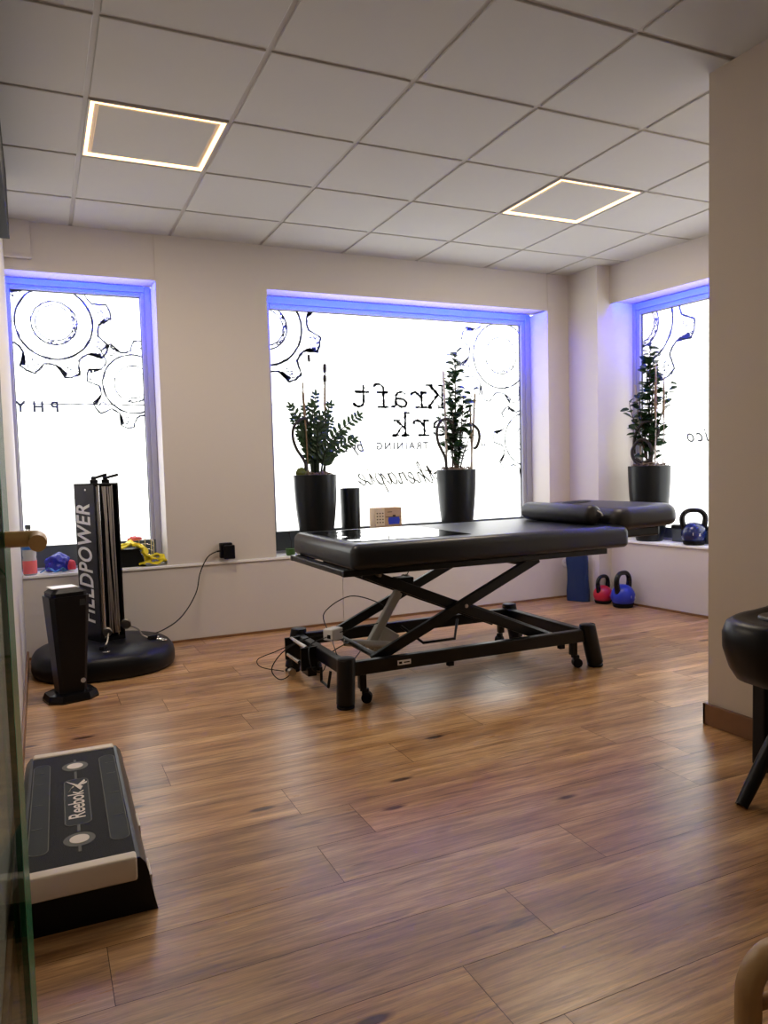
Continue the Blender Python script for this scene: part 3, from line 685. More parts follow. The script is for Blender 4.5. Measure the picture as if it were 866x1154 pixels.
# ------------------------------------------------------------------ plants
def leaf(b, p, d, L, W, up=Vector((0, 0, 1)), tipf=0.55):
    d = d.normalized(); s = d.cross(up)
    if s.length < 1e-3: s = Vector((1, 0, 0))
    s.normalize(); n = s.cross(d).normalized(); ks = [0, 0.12, 0.35, tipf + 0.1, 0.85, 1.0]; ws = [0.06, 0.5, 0.95, 0.95, 0.6, 0.02]
    rows = []
    for k, w in zip(ks, ws):
        c = p + d * L * k - n * L * 0.16 * k * k
        rows.append([c - s * W * w / 2 + n * W * 0.12 * w, c, c + s * W * w / 2 + n * W * 0.12 * w])
    b.grid(rows, closed=False, cap0=False, cap1=False)
def pot_obj(t, h, rt, rb, bulge=0.0):
    b = MB()
    prof = [(rb * .96, 0), (rb, 0.01)]
    for k in range(1, 11):
        f = k / 10; prof.append((rb + (rt - rb) * (f ** 0.8) + bulge * math.sin(PI * f), 0.01 + (h - 0.02) * f))
    prof += [(rt, h), (rt - 0.006, h + 0.002), (rt - 0.014, h - 0.004), (rt - 0.016, h - 0.05), (0.0, h - 0.05)]
    b.lathe(prof, (0, 0, 0), 40); return b.build('pot', M['pot'], t, True)
def moss(t, h, rt, R, m='moss', cx=0, cy=0, name='dry_moss'):
    b = MB()
    for k in range(110):
        a = R.uniform(0, 2 * PI); r = rt * math.sqrt(R.random()); c = Vector((cx + r * math.cos(a), cy + r * math.sin(a), h - 0.02 + R.uniform(0, 0.05) * (1 - r / rt * 0.5)))
        pts = [c + Vector((R.uniform(-1, 1), R.uniform(-1, 1), R.uniform(-0.4, 0.9))) * 0.022 for _ in range(4)]
        b.tube(spl(pts, 3), 0.0032, 4)
    b.lathe([(rt * 0.97, -0.045), (rt * 0.95, 0.0), (rt * 0.6, 0.018), (0, 0.026)], (cx, cy, h - 0.01), 20)
    return b.build(name, M[m], t)
def stick(t, p, q, r, name, m, plume=None, head=None):
    b = MB(); p, q = Vector(p), Vector(q)
    b.tube([p, p.lerp(q, .5) + Vector((0.004, 0, 0)), q], r, 8)
    o = b.build(name, M[m], t, True)
    if plume:                                           # feathery seed head
        f0, f1, w = plume; b = MB(); R = random.Random(int(q.z * 1000))
        b.tube([p.lerp(q, f0), p.lerp(q, f0 + (f1 - f0) * .3), p.lerp(q, f0 + (f1 - f0) * .7), p.lerp(q, f1)], [w * .3, w * .7, w * .55, w * .1], 10)
        for k in range(120):
            c = p.lerp(q, R.uniform(f0, f1)); a = R.uniform(0, 2 * PI); dd = Vector((math.cos(a) * .45, math.sin(a) * .45, 1)).normalized()
            b.tube([c, c + dd * w * R.uniform(1.2, 2.2)], [0.0016, 0.0006], 4)
        b.build('plume', M['reed'], o)
    if head:
        b = MB(); d = (q - p).normalized()
        for (f, L, rr) in head:
            c = p.lerp(q, f); b.tube([c - d * L / 2, c - d * L * .4, c, c + d * L * .4, c + d * L / 2], [rr * .3, rr * .9, rr, rr * .9, rr * .3], 12)
        b.build('seed_head', M['vine'], o, True)
    return o

def plant_a():                                          # left: arching fern-like fronds
    t = thing('potted_plant', 'bushy dark potted plant with arching fronds and cattails on the middle window sill, left pot', 'potted plant', (1.905, 5.335, SZ))
    R = random.Random(21); h = 0.592
    pot_obj(t, h, 0.163, 0.100, 0.012); moss(t, h, 0.135, R)
    b = MB(); b.lathe([(0.005, -0.035), (0.04, -0.02), (0.047, 0.01), (0.03, 0.04), (0.003, 0.05)], (-0.115, -0.03, h + 0.01), 14); b.build('moss_ball', M['greenmoss'], t, True)
    stems = MB(); lv = MB()
    # (tip dx, tip dz above rim, bend dy)
    tips = [(0.36, 0.44, -0.02), (0.30, 0.26, -0.05), (-0.15, 0.42, 0.0), (-0.02, 0.52, -0.04), (0.04, 0.60, 0.04), (0.13, 0.52, -0.02), (0.09, 0.44, -0.06), (-0.08, 0.40, 0.05),
            (0.16, 0.40, 0.05), (-0.12, 0.30, -0.05), (0.02, 0.42, -0.08), (0.20, 0.30, -0.08), (-0.05, 0.50, 0.03), (0.10, 0.35, 0.02), (-0.18, 0.50, -0.04)]
    for ti, (dx, dz, dy) in enumerate(tips):
        base = Vector((dx * 0.16, dy * .3 - 0.01, h - 0.02)); tip = Vector((dx, dy, h + dz))
        mid = base.lerp(tip, .5) + Vector((-dx * .22, 0, dz * .10)); P = spl([base, mid, tip], 12)
        stems.tube(P, [0.009 * (1 - 0.7 * k / len(P)) for k in range(len(P))], 7)
        n = len(P); cnt = 12 if ti < 2 else 10
        for k in range(cnt):
            f = 0.28 + 0.72 * k / (cnt - 1); i = min(int(f * (n - 1)), n - 2); c = P[i].lerp(P[i + 1], f * (n - 1) - i); d = (P[i + 1] - P[i]).normalized()
            side = d.cross(Vector((0, -1, 0.2))).normalized()
            Ls = 0.075 * (1.15 - 0.55 * f) * (1.15 if ti < 2 else 1)
            for sg in (-1, 1):
                dd = (side * sg * 0.85 + d * 0.6 + Vector((0, R.uniform(-.35, .35), R.uniform(-.05, .2)))).normalized()
                leaf(lv, c, dd, Ls, Ls * 0.46, Vector((0, -1, .3)))
        leaf(lv, P[-1], (P[-1] - P[-2]), 0.055, 0.02, Vector((0, -1, .3)))
    stems.build('stems', M['leaf'], t, True); lv.build('foliage', M['leaf2'], t)
    b = MB(); b.tube(spl([(-0.10, -0.05, h - 0.02), (-0.095, -0.06, h + 0.09), (-0.16, -0.06, h + 0.20), (-0.185, -0.06, h + 0.30), (-0.16, -0.06, h + 0.38), (-0.09, -0.05, h + 0.42), (-0.05, -0.04, h + 0.38)], 6), 0.011, 10); b.build('curved_vine', M['vine'], t, True)
    stick(t, (0.04, 0.0, h - .02), (-0.02, 0.0, h + 0.90), 0.0022, 'grass_stem', 'vine', head=[(0.97, 0.055, 0.011)])
    stick(t, (0.07, -0.03, h - .02), (0.095, -0.03, h + 0.83), 0.006, 'grass_stem', 'vine', head=[(0.96, 0.07, 0.014), (0.87, 0.055, 0.014)], plume=(0.55, 0.86, 0.012))
    stick(t, (-0.07, -0.05, h - .02), (-0.09, -0.05, h + 0.68), 0.0045, 'reed_stem', 'reed', plume=(0.55, 1.0, 0.012))
    stick(t, (-0.05, 0.0, h - .02), (-0.15, 0.02, h + 0.80), 0.002, 'grass_stem', 'palereed')
    stick(t, (-0.05, 0.02, h - .02), (-0.075, 0.02, h + 0.64), 0.003, 'grass_stem', 'vine')
plant_a()

def ficus(label, loc, flip, R, h, rt, rb):
    t = thing('potted_plant', label, 'potted plant', loc); t.rotation_euler = (0, 0, flip)
    pot_obj(t, h, rt, rb, 0.010); moss(t, h, rt * 0.82, R)
    stems = MB(); lv = MB()
    branches = [((0.0, 0), (0.01, 0.0, 0.95), 70), ((0.01, .01), (-0.03, 0.04, 0.78), 52), ((0, 0), (0.16, -0.01, 0.66), 20), ((0, -.02), (-0.10, -0.02, 0.36), 20), ((0.02, 0), (0.05, -0.05, 0.60), 40), ((0, 0), (-0.16, 0.0, 0.52), 14), ((.02, -.02), (0.10, -0.06, 0.30), 18), ((-.02, .02), (-0.06, -.05, .55), 34), ((0,.01), (0.03, 0.03, 0.88), 40)]
    for (bx, by), (tx, ty, tz), n in branches:
        P = spl([(bx, by, h - 0.02), (bx * .5 + tx * .35, by + ty * .4, h + tz * .4), (tx * .8, ty, h + tz * .75), (tx, ty, h + tz)], 8)
        stems.tube(P, [0.008 * (1 - 0.75 * k / len(P)) for k in range(len(P))], 7)
        for k in range(n):
            f = 0.16 + 0.84 * (k + R.random() * .6) / n; i = min(int(f * (len(P) - 1)), len(P) - 2); c = P[i].lerp(P[i + 1], min(1, f * (len(P) - 1) - i))
            a = R.uniform(0, 2 * PI); e = R.uniform(-.1, .7); dd = Vector((math.cos(a) * math.cos(e), math.sin(a) * math.cos(e) * .8, math.sin(e)))
            L = R.uniform(0.062, 0.100) * (1.0 - 0.15 * f); leaf(lv, c + dd * 0.012, dd, L, L * 0.62, Vector((R.uniform(-.5, .5), R.uniform(-1, .2), 1)), 0.6)
    stems.build('stems', M['bark'], t, True); lv.build('foliage', M['leaf2'], t)
    return t
R = random.Random(5); h = 0.600
t = ficus('upright leafy potted plant with two curved vine hoops, right pot in middle window', (3.145, 5.345, SZ), 0.0, R, h, 0.163, 0.102)
def hoop(t, pts, r=0.009):
    b = MB(); b.tube(spl(pts, 7), r * 1.3, 10); b.build('curved_vine', M['vine'], t, True)
hoop(t, [(-0.11, -0.03, h - .02), (-0.125, -0.04, h + 0.10), (-0.19, -0.05, h + 0.22), (-0.20, -0.05, h + 0.33), (-0.15, -0.05, h + 0.405), (-0.08, -0.04, h + 0.40), (-0.04, -0.03, h + 0.33), (-0.03, -0.03, h + 0.29)])
hoop(t, [(0.08, -0.02, h + 0.36), (0.13, -0.03, h + 0.375), (0.19, -0.04, h + 0.33), (0.205, -0.04, h + 0.26), (0.18, -0.04, h + 0.19), (0.15, -0.04, h + 0.17)])
stick(t, (-0.10, -0.02, h - .02), (-0.115, -0.02, h + 0.80), 0.009, 'grass_stem', 'palereed')
stick(t, (0.12, -0.05, h - .02), (0.115, -0.05, h + 0.53), 0.008, 'reed_stem', 'palereed', plume=(0.35, 1.0, 0.014))
stick(t, (0.12, -0.03, h - .02), (0.175, -0.03, h + 0.62), 0.007, 'reed_stem', 'reed', plume=(0.45, 1.0, 0.010))
h = 0.606
t = ficus('upright leafy potted plant on the sill of the right window', (4.505, 4.592, SZR), math.radians(-62), R, h, 0.166, 0.105)
hoop(t, [(-0.03, -0.05, h - .01), (-0.10, -0.06, h + 0.05), (-0.115, -0.06, h + 0.13), (-0.06, -0.06, h + 0.21), (0.0, -0.06, h + 0.20), (0.04, -0.06, h + 0.13), (0.03, -0.06, h + 0.06), (-0.03, -0.06, h + 0.03), (-0.09, -0.05, h + 0.06)], 0.010)
hoop(t, [(-0.11, -0.03, h + 0.10), (-0.10, -0.04, h + 0.24), (-0.04, -0.05, h + 0.34), (0.04, -0.05, h + 0.35), (0.09, -0.05, h + 0.28), (0.06, -0.05, h + 0.20)], 0.009)
stick(t, (-0.06, 0.0, h - .02), (-0.11, 0.0, h + 0.66), 0.009, 'grass_stem', 'palereed')
stick(t, (0.07, -0.08, h - .02), (0.08, -0.08, h + 0.80), 0.005, 'reed_stem', 'palereed', plume=(0.47, 0.98, 0.017))
stick(t, (0.12, -0.04, h - .02), (0.13, -0.04, h + 0.70), 0.004, 'reed_stem', 'palereed', plume=(0.55, 0.98, 0.014))

# plain dark vase next to the left pot
b = MB(); b.lathe([(0.070, 0), (0.072, 0.01), (0.079, 0.474), (0.077, 0.480), (0.070, 0.480), (0.068, 0.44), (0, 0.44)], (2.222, 5.42, SZ), 36)
tag(b.build('cylinder_vase', M['pot'], None, True), 'plain black cylinder vase beside the left pot in the middle window', 'vase')

# boxed kettlebell on the sill: printed carton
t = thing('carton', 'small brown carton printed with a blue kettlebell on the middle window sill', 'box', (2.52, 5.40, SZ), 0.0)
b = MB(); b.box((-0.115, -0.05, 0.172), (0.115, 0.07, 0.315), bevel=0.002); b.box((-0.115, -0.05, 0.0), (0.115, 0.07, 0.170), bevel=0.002)
b.build('carton_body', M['cardboard'], t)
b = MB(); b.box((-0.1155, -0.0515, 0.174), (-0.036, -0.0500, 0.313)); b.build('side_label', M['cardpale'], t)
b = MB()
for r_ in range(4):
    for c_ in range(3): b.box((-0.106 + c_ * 0.024, -0.0530, 0.196 + r_ * 0.024), (-0.094 + c_ * 0.024, -0.0515, 0.205 + r_ * 0.024))
b.build('side_print', M['bark'], t)
b = MB()
for lo, hi in (((-0.03, 0.238), (0.112, 0.243)), ((-0.01, 0.278), (0.03, 0.283)), ((0.035, 0.24), (0.06, 0.256))): b.box((lo[0], -0.0515, lo[1]), (hi[0], -0.050, hi[1]))
b.build('dark_print', M['bark'], t)
b = MB(); b.prism([(0.0, 0.182), (0.09, 0.182), (0.098, 0.215), (0.09, 0.237), (0.0, 0.237), (-0.006, 0.215)], -0.0525, -0.0500, axis='y'); b.build('kettlebell_picture', M['blue'], t)

# little green pot at the left end of the middle sill
t = thing('plant_cup', 'tiny green cup on the middle window sill at the corner of the massage table', 'cup', (1.68, 5.30, SZ))
b = MB(); b.lathe([(0.026, 0), (0.032, 0.008), (0.036, 0.05), (0.032, 0.052), (0.026, 0.03), (0, 0.03)], (0, 0, 0), 24); b.build('cup', M['cupgreen'], t, True)
b = MB(); b.tube(spl([(0, 0, 0.03), (0.01, 0, 0.09), (-0.005, 0, 0.155)], 5), 0.002, 6); b.lathe([(0.002, -0.01), (0.010, 0), (0.002, 0.01)], (-0.005, 0, 0.165), 10); b.build('sprig', M['vine'], t)

# ------------------------------------------------------------------ kettlebells
def kettlebell(label, loc, s, m, rz=0.0, group=None, mark=True):
    t = thing('kettlebell', label, 'kettlebell', loc, rz, group); r = 0.098 * s
    prof = []
    for k in range(15):
        a = -PI / 2 + PI * k / 14; z = r * 0.92 + r * math.sin(a); rr = r * math.cos(a)
        if z < 0.0: continue
        prof.append((max(rr, 0.001), z))
    prof = [(r * 0.62, 0.0), (r * 0.70, 0.004)] + [p for p in prof if p[1] > r * 0.22]
    b = MB(); b.lathe(prof, (0, 0, 0), 32); b.build('ball', M[m], t, True)
    b = MB(); b.lathe([(r * 0.64, -0.001), (r * 0.80, 0.003), (r * 0.90, r * 0.34), (r * 0.80, r * 0.36)], (0, 0, 0), 32); b.build('rubber_base', M['rubber'], t, True)
    H0 = r * 1.45
    pts = [(-0.72 * r, 0, H0 - .02 * s), (-0.90 * r, 0, r * 1.95), (-0.86 * r, 0, r * 2.45), (-0.52 * r, 0, r * 2.80), (0, 0, r * 2.88), (0.52 * r, 0, r * 2.80), (0.86 * r, 0, r * 2.45), (0.90 * r, 0, r * 1.95), (0.72 * r, 0, H0 - .02 * s)]
    P = spl(pts, 5); rad = [r * (0.26 - 0.07 * math.sin(PI * k / (len(P) - 1))) for k in range(len(P))]
    b = MB(); b.tube(P, rad, 14); b.build('handle', M['blackgloss'], t, True)
    if mark:
        text_mesh('weight_mark', {'blue': '12', 'red': '8', 'navy': '16'}[m] + ' kg', T3(0, -r * 0.965, r * 0.95) @ RX(PI / 2 - 0.05), M['whiteprint'], t, size=0.030 * s, bold=0.0004)
    return t
kettlebell('bright blue kettlebell on the floor, right of the red one', (4.262, 4.635, 0.001), 0.98, 'blue', 0.25, 'kettlebells on the floor in the corner')
kettlebell('red kettlebell on the floor beside the dark blue bag', (4.240, 4.845, 0.001), 0.80, 'red', 0.25, 'kettlebells on the floor in the corner')
kettlebell('dark navy kettlebell on the sill of the right window', tuple(RW @ Vector((0.745, 0.070, SZR + .001))), 0.93, 'navy', math.radians(-35))
# low dark box behind it
t = thing('storage_box', 'low black lidded box on the right window sill behind the navy kettlebell', 'box', tuple(RW @ Vector((0.74, 0.205, SZR))), -PI / 2 + ang)
b = MB(); b.box((-0.27, -0.035, 0), (0.27, 0.037, 0.10), bevel=0.006); b.build('box_body', M['darkpanel'], t)
b = MB(); b.box((-0.28, -0.038, 0.10), (0.28, 0.039, 0.135), bevel=0.012); b.build('box_lid', M['pot'], t)

# blue bag leaning in the corner
def blue_bag():
    b = MB(); rings = []
    for k in range(15):
        f = k / 14; z = 0.40 * f; w = 0.096 + 0.004 * math.sin(f * 9) - 0.006 * f; d = 0.038 - 0.012 * f; ring = []
        cx = 4.142; cy = 5.035 + 0.02 * f
        for a in range(28):
            th = 2 * PI * a / 28; c, s_ = math.cos(th), math.sin(th)
            p = w * math.copysign(abs(c) ** .5, c); q = d * math.copysign(abs(s_) ** .6, s_)
            x = cx + p * 0.525 + q * 0.851; y = cy - p * 0.851 + q * 0.525
            nz = noise.noise((x * 16, y * 16, z * 10)) * 0.006
            ring.append((x + c * nz, y + s_ * nz, z + 0.002))
        rings.append(ring)
    b.grid(rings); return b.build('bag', M['bagblue'], None, True, 60)
tag(blue_bag(), 'dark blue fabric bag standing in the corner left of the red kettlebell', 'bag')
b = MB(); b.box((4.262, 4.93, 0.0), (4.285, 4.96, 0.0), 0) if False else None
# wall outlet
t = thing('wall_outlet', 'white round wall outlet low beside the dark blue bag', 'outlet', (4.178, YW - 0.005, 0.306))
b = MB(); b.lathe([(0.040, 0), (0.040, 0.006), (0.034, 0.009), (0.022, 0.009), (0.020, 0.002), (0, 0.002)], (0, 0, 0), 28, RX(PI / 2)); b.build('cover', M['whiteplastic'], t, True)
b = MB(); b.tube([(-0.008, -0.004, 0), (-0.008, -0.0025, 0)], 0.003, 8); b.tube([(0.008, -0.004, 0), (0.008, -0.0025, 0)], 0.003, 8); b.build('contact_holes', M['rubber'], t)

# ------------------------------------------------------------------ band training machine
def machine():
    cx, cy = 0.315, 4.835
    t = thing('training_machine', 'black upright training machine column with chrome tubes on a round rubber base', 'training machine', (cx, cy, 0))
    # base: low superelliptic body
    def ring(s, z, n=72):
        o = []
        for k in range(n):
            a = 2 * PI * k / n; c, q = math.cos(a), math.sin(a)
            o.append((0.415 * s * math.copysign(abs(c) ** .85, c), 0.395 * s * math.copysign(abs(q) ** .85, q), z))
        return o
    b = MB(); b.grid([ring(.95, 0.0), ring(.985, .012), ring(1.0, .035), ring(1.0, .075), ring(.985, .10), ring(.95, .122), ring(.90, .135), ring(.78, .150), ring(.5, .168), ring(.25, .172)])
    base = b.build('base', M['stepbody'], t, True, 50)
    # carrying recess with a rim on the right front
    b = MB(); mt = T3(0.195, -0.262, 0.137) @ RZ(math.radians(28)) @ RX(math.radians(20)) 
    b.pad(-0.085, 0.085, -0.03, 0.03, -0.004, 0.004, 0.022, 0.003, mt); b.build('carry_recess', M['rubber'], base, True)
    b = MB(); b.tube([mt @ Vector((x, y, 0.005)) for x, y in ((-0.075, -0.033), (0.075, -0.033))], 0.004, 8); b.build('recess_rim', M['bluemetal'], base, True)
    # column frame: local u along front face, v to the back
    mc = T3(0.0, 0.02, 0) @ RZ(math.radians(25))
    w2, d2 = 0.080, 0.120; z0, z1 = 0.165, 1.128
    b = MB()
    b.box((-w2, -d2, z0), (-w2 + 0.012, d2, z1), bevel=0.002, mtx=mc); b.box((w2 - 0.012, -d2, z0), (w2, d2, z1), bevel=0.002, mtx=mc)
    b.box((-w2 + .012, -d2 + 0.075, z0), (w2 - .012, -d2 + 0.083, z1), mtx=mc); b.box((-w2, -d2, z1 - 0.012), (w2, d2, z1), bevel=0.002, mtx=mc)
    b.box((-w2 + .012, -d2, z0), (w2 - .012, d2, z0 + 0.03), mtx=mc)
    col = b.build('column', M['blackgloss'], t)
    for u, r in ((-0.040, 0.011), (0.052, 0.006)):
        b = MB(); b.tube([mc @ Vector((u, -d2 + 0.028, z0 + .03)), mc @ Vector((u, -d2 + 0.028, z1 - .012))], r, 18); b.build('guide_rod', M['chrome'], t, True)
    for u0, u1, r in ((-0.058, -0.060, 0.004), (-0.018, 0.022, 0.0045), (0.0, 0.002, 0.005), (0.015, 0.036, 0.0045), (0.030, 0.030, 0.005), (0.042, 0.05, 0.004), (-0.008, -0.012, 0.004)):
        b = MB(); b.tube([mc @ Vector((u0, -d2 + 0.012, z1 - .02)), mc @ Vector((u1, -d2 + 0.010, z0 + .05))], r, 8); b.build('resistance_cord', M['steel'], t, True)
    for u, a in ((-0.050, 0.35), (0.025, 0.2)):
        c = mc @ Vector((u, -d2 + 0.05, z1)); b = MB(); b.box((-0.022, -0.02, 0), (0.022, 0.02, 0.022), bevel=0.004, mtx=T3(*c)); b.lathe([(0.014, 0.02), (0.016, 0.035), (0.008, 0.042)], tuple(c), 12)
        b.tube([c + Vector((0, 0, .030)), c + Vector((0.075, -0.01, 0.045 + 0.02 * a))], [0.008, 0.009], 8); b.build('lever', M['blackplastic'], t)
    # lettering down the left face
    # face normal is -u; reading direction goes upward
    mf = mc @ Matrix(((0, 0, -1, -w2 - 0.0012), (0, -1, 0, 0.0), (1, 0, 0, 0.745), (0, 0, 0, 1)))
    # x axis up (+z), y axis = towards -v... choose so that the text reads bottom to top from the room
    mf = mc @ Matrix(((0, 0, -1, -w2 - 0.0012), (0, 1, 0, 0.010), (1, 0, 0, 0.640), (0, 0, 0, 1)))
    text_mesh('brand_lettering', 'FIELDPOWER', mf, M['whiteprint'], col, size=0.225, bold=0.0045, shear=0.14, spacing=1.07, sx=0.515)
    b = MB(); b.lathe([(0.006, 0), (0.006, 0.003), (0, 0.004)], (0, 0, 0), 12, mc @ T3(-w2, -0.02, 1.09) @ RY(-PI / 2)); b.build('screw', M['whiteprint'], col)
    b = MB(); b.lathe([(0.006, 0), (0.006, 0.003), (0, 0.004)], (0, 0, 0), 12, mc @ T3(-w2, 0.06, 0.30) @ RY(-PI / 2)); b.build('screw', M['whiteprint'], col)
    # pulleys, carabiners and cords at the foot
    for u, z, rr in ((-0.05, 0.235, 0.026), (0.075, 0.262, 0.030)):
        c = mc @ Vector((u, -d2 - 0.02, z)); n = (mc.to_3x3() @ Vector((0.5, 0.6, 0.2))).normalized()
        b = MB(); b.tube([c - n * .010, c - n * .004, c + n * .004, c + n * .010], [rr, rr * .8, rr * .8, rr], 20); b.build('pulley', M['steel'], t, True)
    def cd(pts):
        b = MB(); b.tube(spl(pts, 6), 0.0042, 8); b.build('pull_cord', M['steel'], t, True)
    a = mc @ Vector((-0.05, -d2 - 0.03, 0.225)); c = mc @ Vector((0.078, -d2 - 0.03, 0.255))
    cd([a, a + Vector((-0.03, -0.05, -0.06)), (-0.15, -0.24, 0.157)]); cd([c, c + Vector((0.06, 0.0, -0.03)), (0.22, -0.10, 0.185), (0.255, -0.11, 0.170)])
    for (x, y, z, a_) in ((-0.16, -0.25, 0.158, .3), (-0.02, -0.24, 0.164, 1.1), (0.275, -0.10, 0.165, .4)):
        b = MB(); b.box((-0.03, -0.013, -0.010), (0.03, 0.013, 0.016), bevel=0.005, mtx=T3(x, y, z) @ RZ(a_)); b.build('cord_grip', M['blackplastic'], t)
    for (x, y, z, a_) in ((-0.01, -0.29, 0.152, 1.9), (0.325, -0.125, 0.152, -.4), (0.29, -0.06, 0.160, .2)):
        mm = T3(x, y, z) @ RZ(a_) @ RY(0.12)
        b = MB(); b.tube([mm @ Vector((0.032 * math.cos(q * PI / 8), 0.016 * math.sin(q * PI / 8), 0)) for q in range(16)], 0.0036, 7, closed=True); b.build('carabiner', M['chrome'], t, True)
machine()

# power adapter on the wall and its lead
t = thing('power_adapter', 'black power adapter block plugged in at the wall between the windows', 'power adapter', (1.188, YW - 0.004, 0.622))
b = MB(); b.box((-0.050, -0.045, -0.052), (0.038, 0, 0.055), bevel=0.006); b.box((-0.03, -0.075, -0.058), (0.048, -0.045, 0.040), bevel=0.006); b.build('adapter_block', M['blackplastic'], t)
b = MB(); b.tube([(-0.05, -0.03, 0.0), (-0.072, -0.03, -0.002)], 0.006, 10); b.build('cable_boot', M['rubber'], t)
b = MB(); b.tube(spl([(1.118, YW - 0.03, 0.620), (1.05, YW - 0.035, 0.585), (0.99, YW - 0.05, 0.48), (0.955, YW - 0.08, 0.36), (0.885, YW - 0.13, 0.26), (0.80, YW - 0.19, 0.19), (0.70, 5.02, 0.148), (0.61, 4.90, 0.150), (0.585, 4.80, 0.158), (0.53, 4.72, 0.158)], 8), 0.0042, 8)
tag(b.build('power_cable', M['blackplastic'], None, True), 'thin black cable running from the wall adapter down to the training machine base', 'cable')

# ------------------------------------------------------------------ tapered tower
def tower():
    t = thing('floor_tower', 'black tapered tower with a pale slanted lid and hexagonal foot at the left wall', 'tower heater', (0.097, 4.22, 0))
    def hexo(w, d, z, ch=0.3, dz=0.0):
        return [(-w, -d + ch * d, z), (-w + ch * w, -d, z), (w - ch * w, -d, z + dz), (w, -d + ch * d, z + dz), (w, d - ch * d, z + dz), (w - ch * w, d, z + dz), (-w + ch * w, d, z), (-w, d - ch * d, z)]
    rot = RZ(math.radians(14))
    X = lambda ring: [rot @ Vector(p) for p in ring]
    b = MB(); b.grid([X(hexo(.128, .105, 0.0, .45)), X(hexo(.128, .105, .012, .45)), X(hexo(.118, .096, .040, .45)), X(hexo(.085, .07, .046, .45))]); b.build('foot', M['blackgloss'], t)
    b = MB(); b.grid([X(hexo(.068, .062, 0.044, .22)), X(hexo(.078, .070, .20, .22)), X(hexo(.100, .085, .545, .22)), X(hexo(.100, .085, .552, .22))]); b.build('tower_body', M['stepbody'], t)
    b = MB(); b.grid([X(hexo(.090, .078, 0.550, .22)), X(hexo(.090, .078, .572, .22)), X(hexo(.062, .060, .592, .22))]); b.build('top_rim', M['stepbody'], t)
    b = MB(); b.box((-0.075, -0.055, 0), (0.055, 0.05, 0.006), bevel=0.002, mtx=rot @ T3(-0.005, 0, 0.592) @ RY(0.0)); l = b.build('lid', M['whiteplastic'], t)
    b = MB(); b.box((0.045, -0.0845, 0.500), (0.075, -0.0815, 0.535), bevel=0.002, mtx=rot); b.build('display', M['bluemetal'], t)
    b = MB(); b.lathe([(0.013, 0), (0.013, 0.002), (0, 0.002)], (0, 0, 0), 20, rot @ T3(0.048, -0.067, 0.10) @ RX(PI / 2)); b.build('badge', M['greymotor'], t)
tower()

# ------------------------------------------------------------------ things on the left sill
t = thing('water_bottle', 'clear plastic water bottle with red fruit label on the left window sill', 'bottle', (-0.080, 5.30, SZ))
b = MB(); b.lathe([(0.036, 0), (0.042, 0.006), (0.042, 0.10), (0.039, 0.115), (0.042, 0.13), (0.042, 0.22), (0.034, 0.25), (0.016, 0.285), (0.014, 0.30), (0, 0.30)], (0, 0, 0), 28); b.build('bottle_body', M['bottle'], t, True)
b = MB(); b.lathe([(0.0428, 0.010), (0.0430, 0.012), (0.0430, 0.092), (0.0428, 0.094)], (0, 0, 0), 28); b.build('red_label', M['coral'], t, True)
b = MB(); b.lathe([(0.0430, 0.165), (0.0432, 0.167), (0.0432, 0.195), (0.0430, 0.197)], (0, 0, 0), 28); b.build('blue_label', M['label'], t, True)
b = MB(); b.lathe([(0.017, 0.297), (0.018, 0.300), (0.018, 0.322), (0.015, 0.325)], (0, 0, 0), 20); b.build('cap', M['darkpanel'], t, True)
def blob(name, c, sx, sy, sz, m, seed, amp=0.25, parent=None):
    b = MB(); bmesh.ops.create_icosphere(b.bm, subdivisions=4, radius=1)
    for v in b.bm.verts:
        n = v.co.copy(); f = 1 + amp * noise.noise(n * 1.6 + Vector((seed, 0, 0))) + amp * .5 * noise.noise(n * 4 + Vector((0, seed, 0)))
        v.co = Vector((c[0] + n.x * sx * f, c[1] + n.y * sy * f, max(c[2] + n.z * sz * f, c[2] - sz * .55)))
    return b.build(name, M[m], parent, True, 80)
def ribbon(b, pts, w, th=0.003, seed=0):
    P = spl(pts, 7); rings = []
    for i, p in enumerate(P):
        d = (P[min(i + 1, len(P) - 1)] - P[max(i - 1, 0)]).normalized(); s = d.cross(Vector((0, 0, 1)))
        s = s.normalized() if s.length > .05 else Vector((0, 1, 0)); s = (s + Vector((0, 0, 0.9 * noise.noise((i * .22, seed, 0))))).normalized(); n = s.cross(d).normalized()
        ww = w * (1 + .35 * noise.noise((i * .3, seed, 5)))
        rings.append([p - s * ww / 2 - n * th, p + s * ww / 2 - n * th, p + s * ww / 2 + n * th, p - s * ww / 2 + n * th])
    b.grid(rings)
zs = SZ + 0.001
tag(blob('blue_fabric', (0.085, 5.395, SZ + 0.045), 0.085, 0.06, 0.072, 'bluefoil', 3.0, 0.30), 'crumpled shiny blue fabric on the left window sill beside the bottle', 'fabric')
b = MB(); ribbon(b, [(-0.02, 5.29, zs + .01), (0.03, 5.28, zs + .035), (0.07, 5.275, zs + .010), (0.11, 5.28, zs + .03), (0.125, 5.30, zs + .006)], 0.030, .003, 2)
tag(b.build('strap', M['skyblue'], None, True, 80), 'light blue strap curled in front of the blue fabric on the left sill', 'strap')
tag(blob('fabric_bundle', (0.172, 5.335, SZ + 0.035), 0.026, 0.026, 0.042, 'redfab', 9.0, 0.2), 'small red fabric bundle right of the blue fabric on the left sill', 'fabric')
b = MB(); b.box((0.215, 5.40, SZ), (0.262, 5.43, SZ + 0.155), bevel=0.003); tag(b.build('white_card', M['whiteplastic']), 'white card standing on the left sill just left of the machine column', 'card')
t = thing('storage_tray', 'dark slanted plastic tray on the left window sill under the yellow bands', 'tray', (0.53, 5.36, SZ))
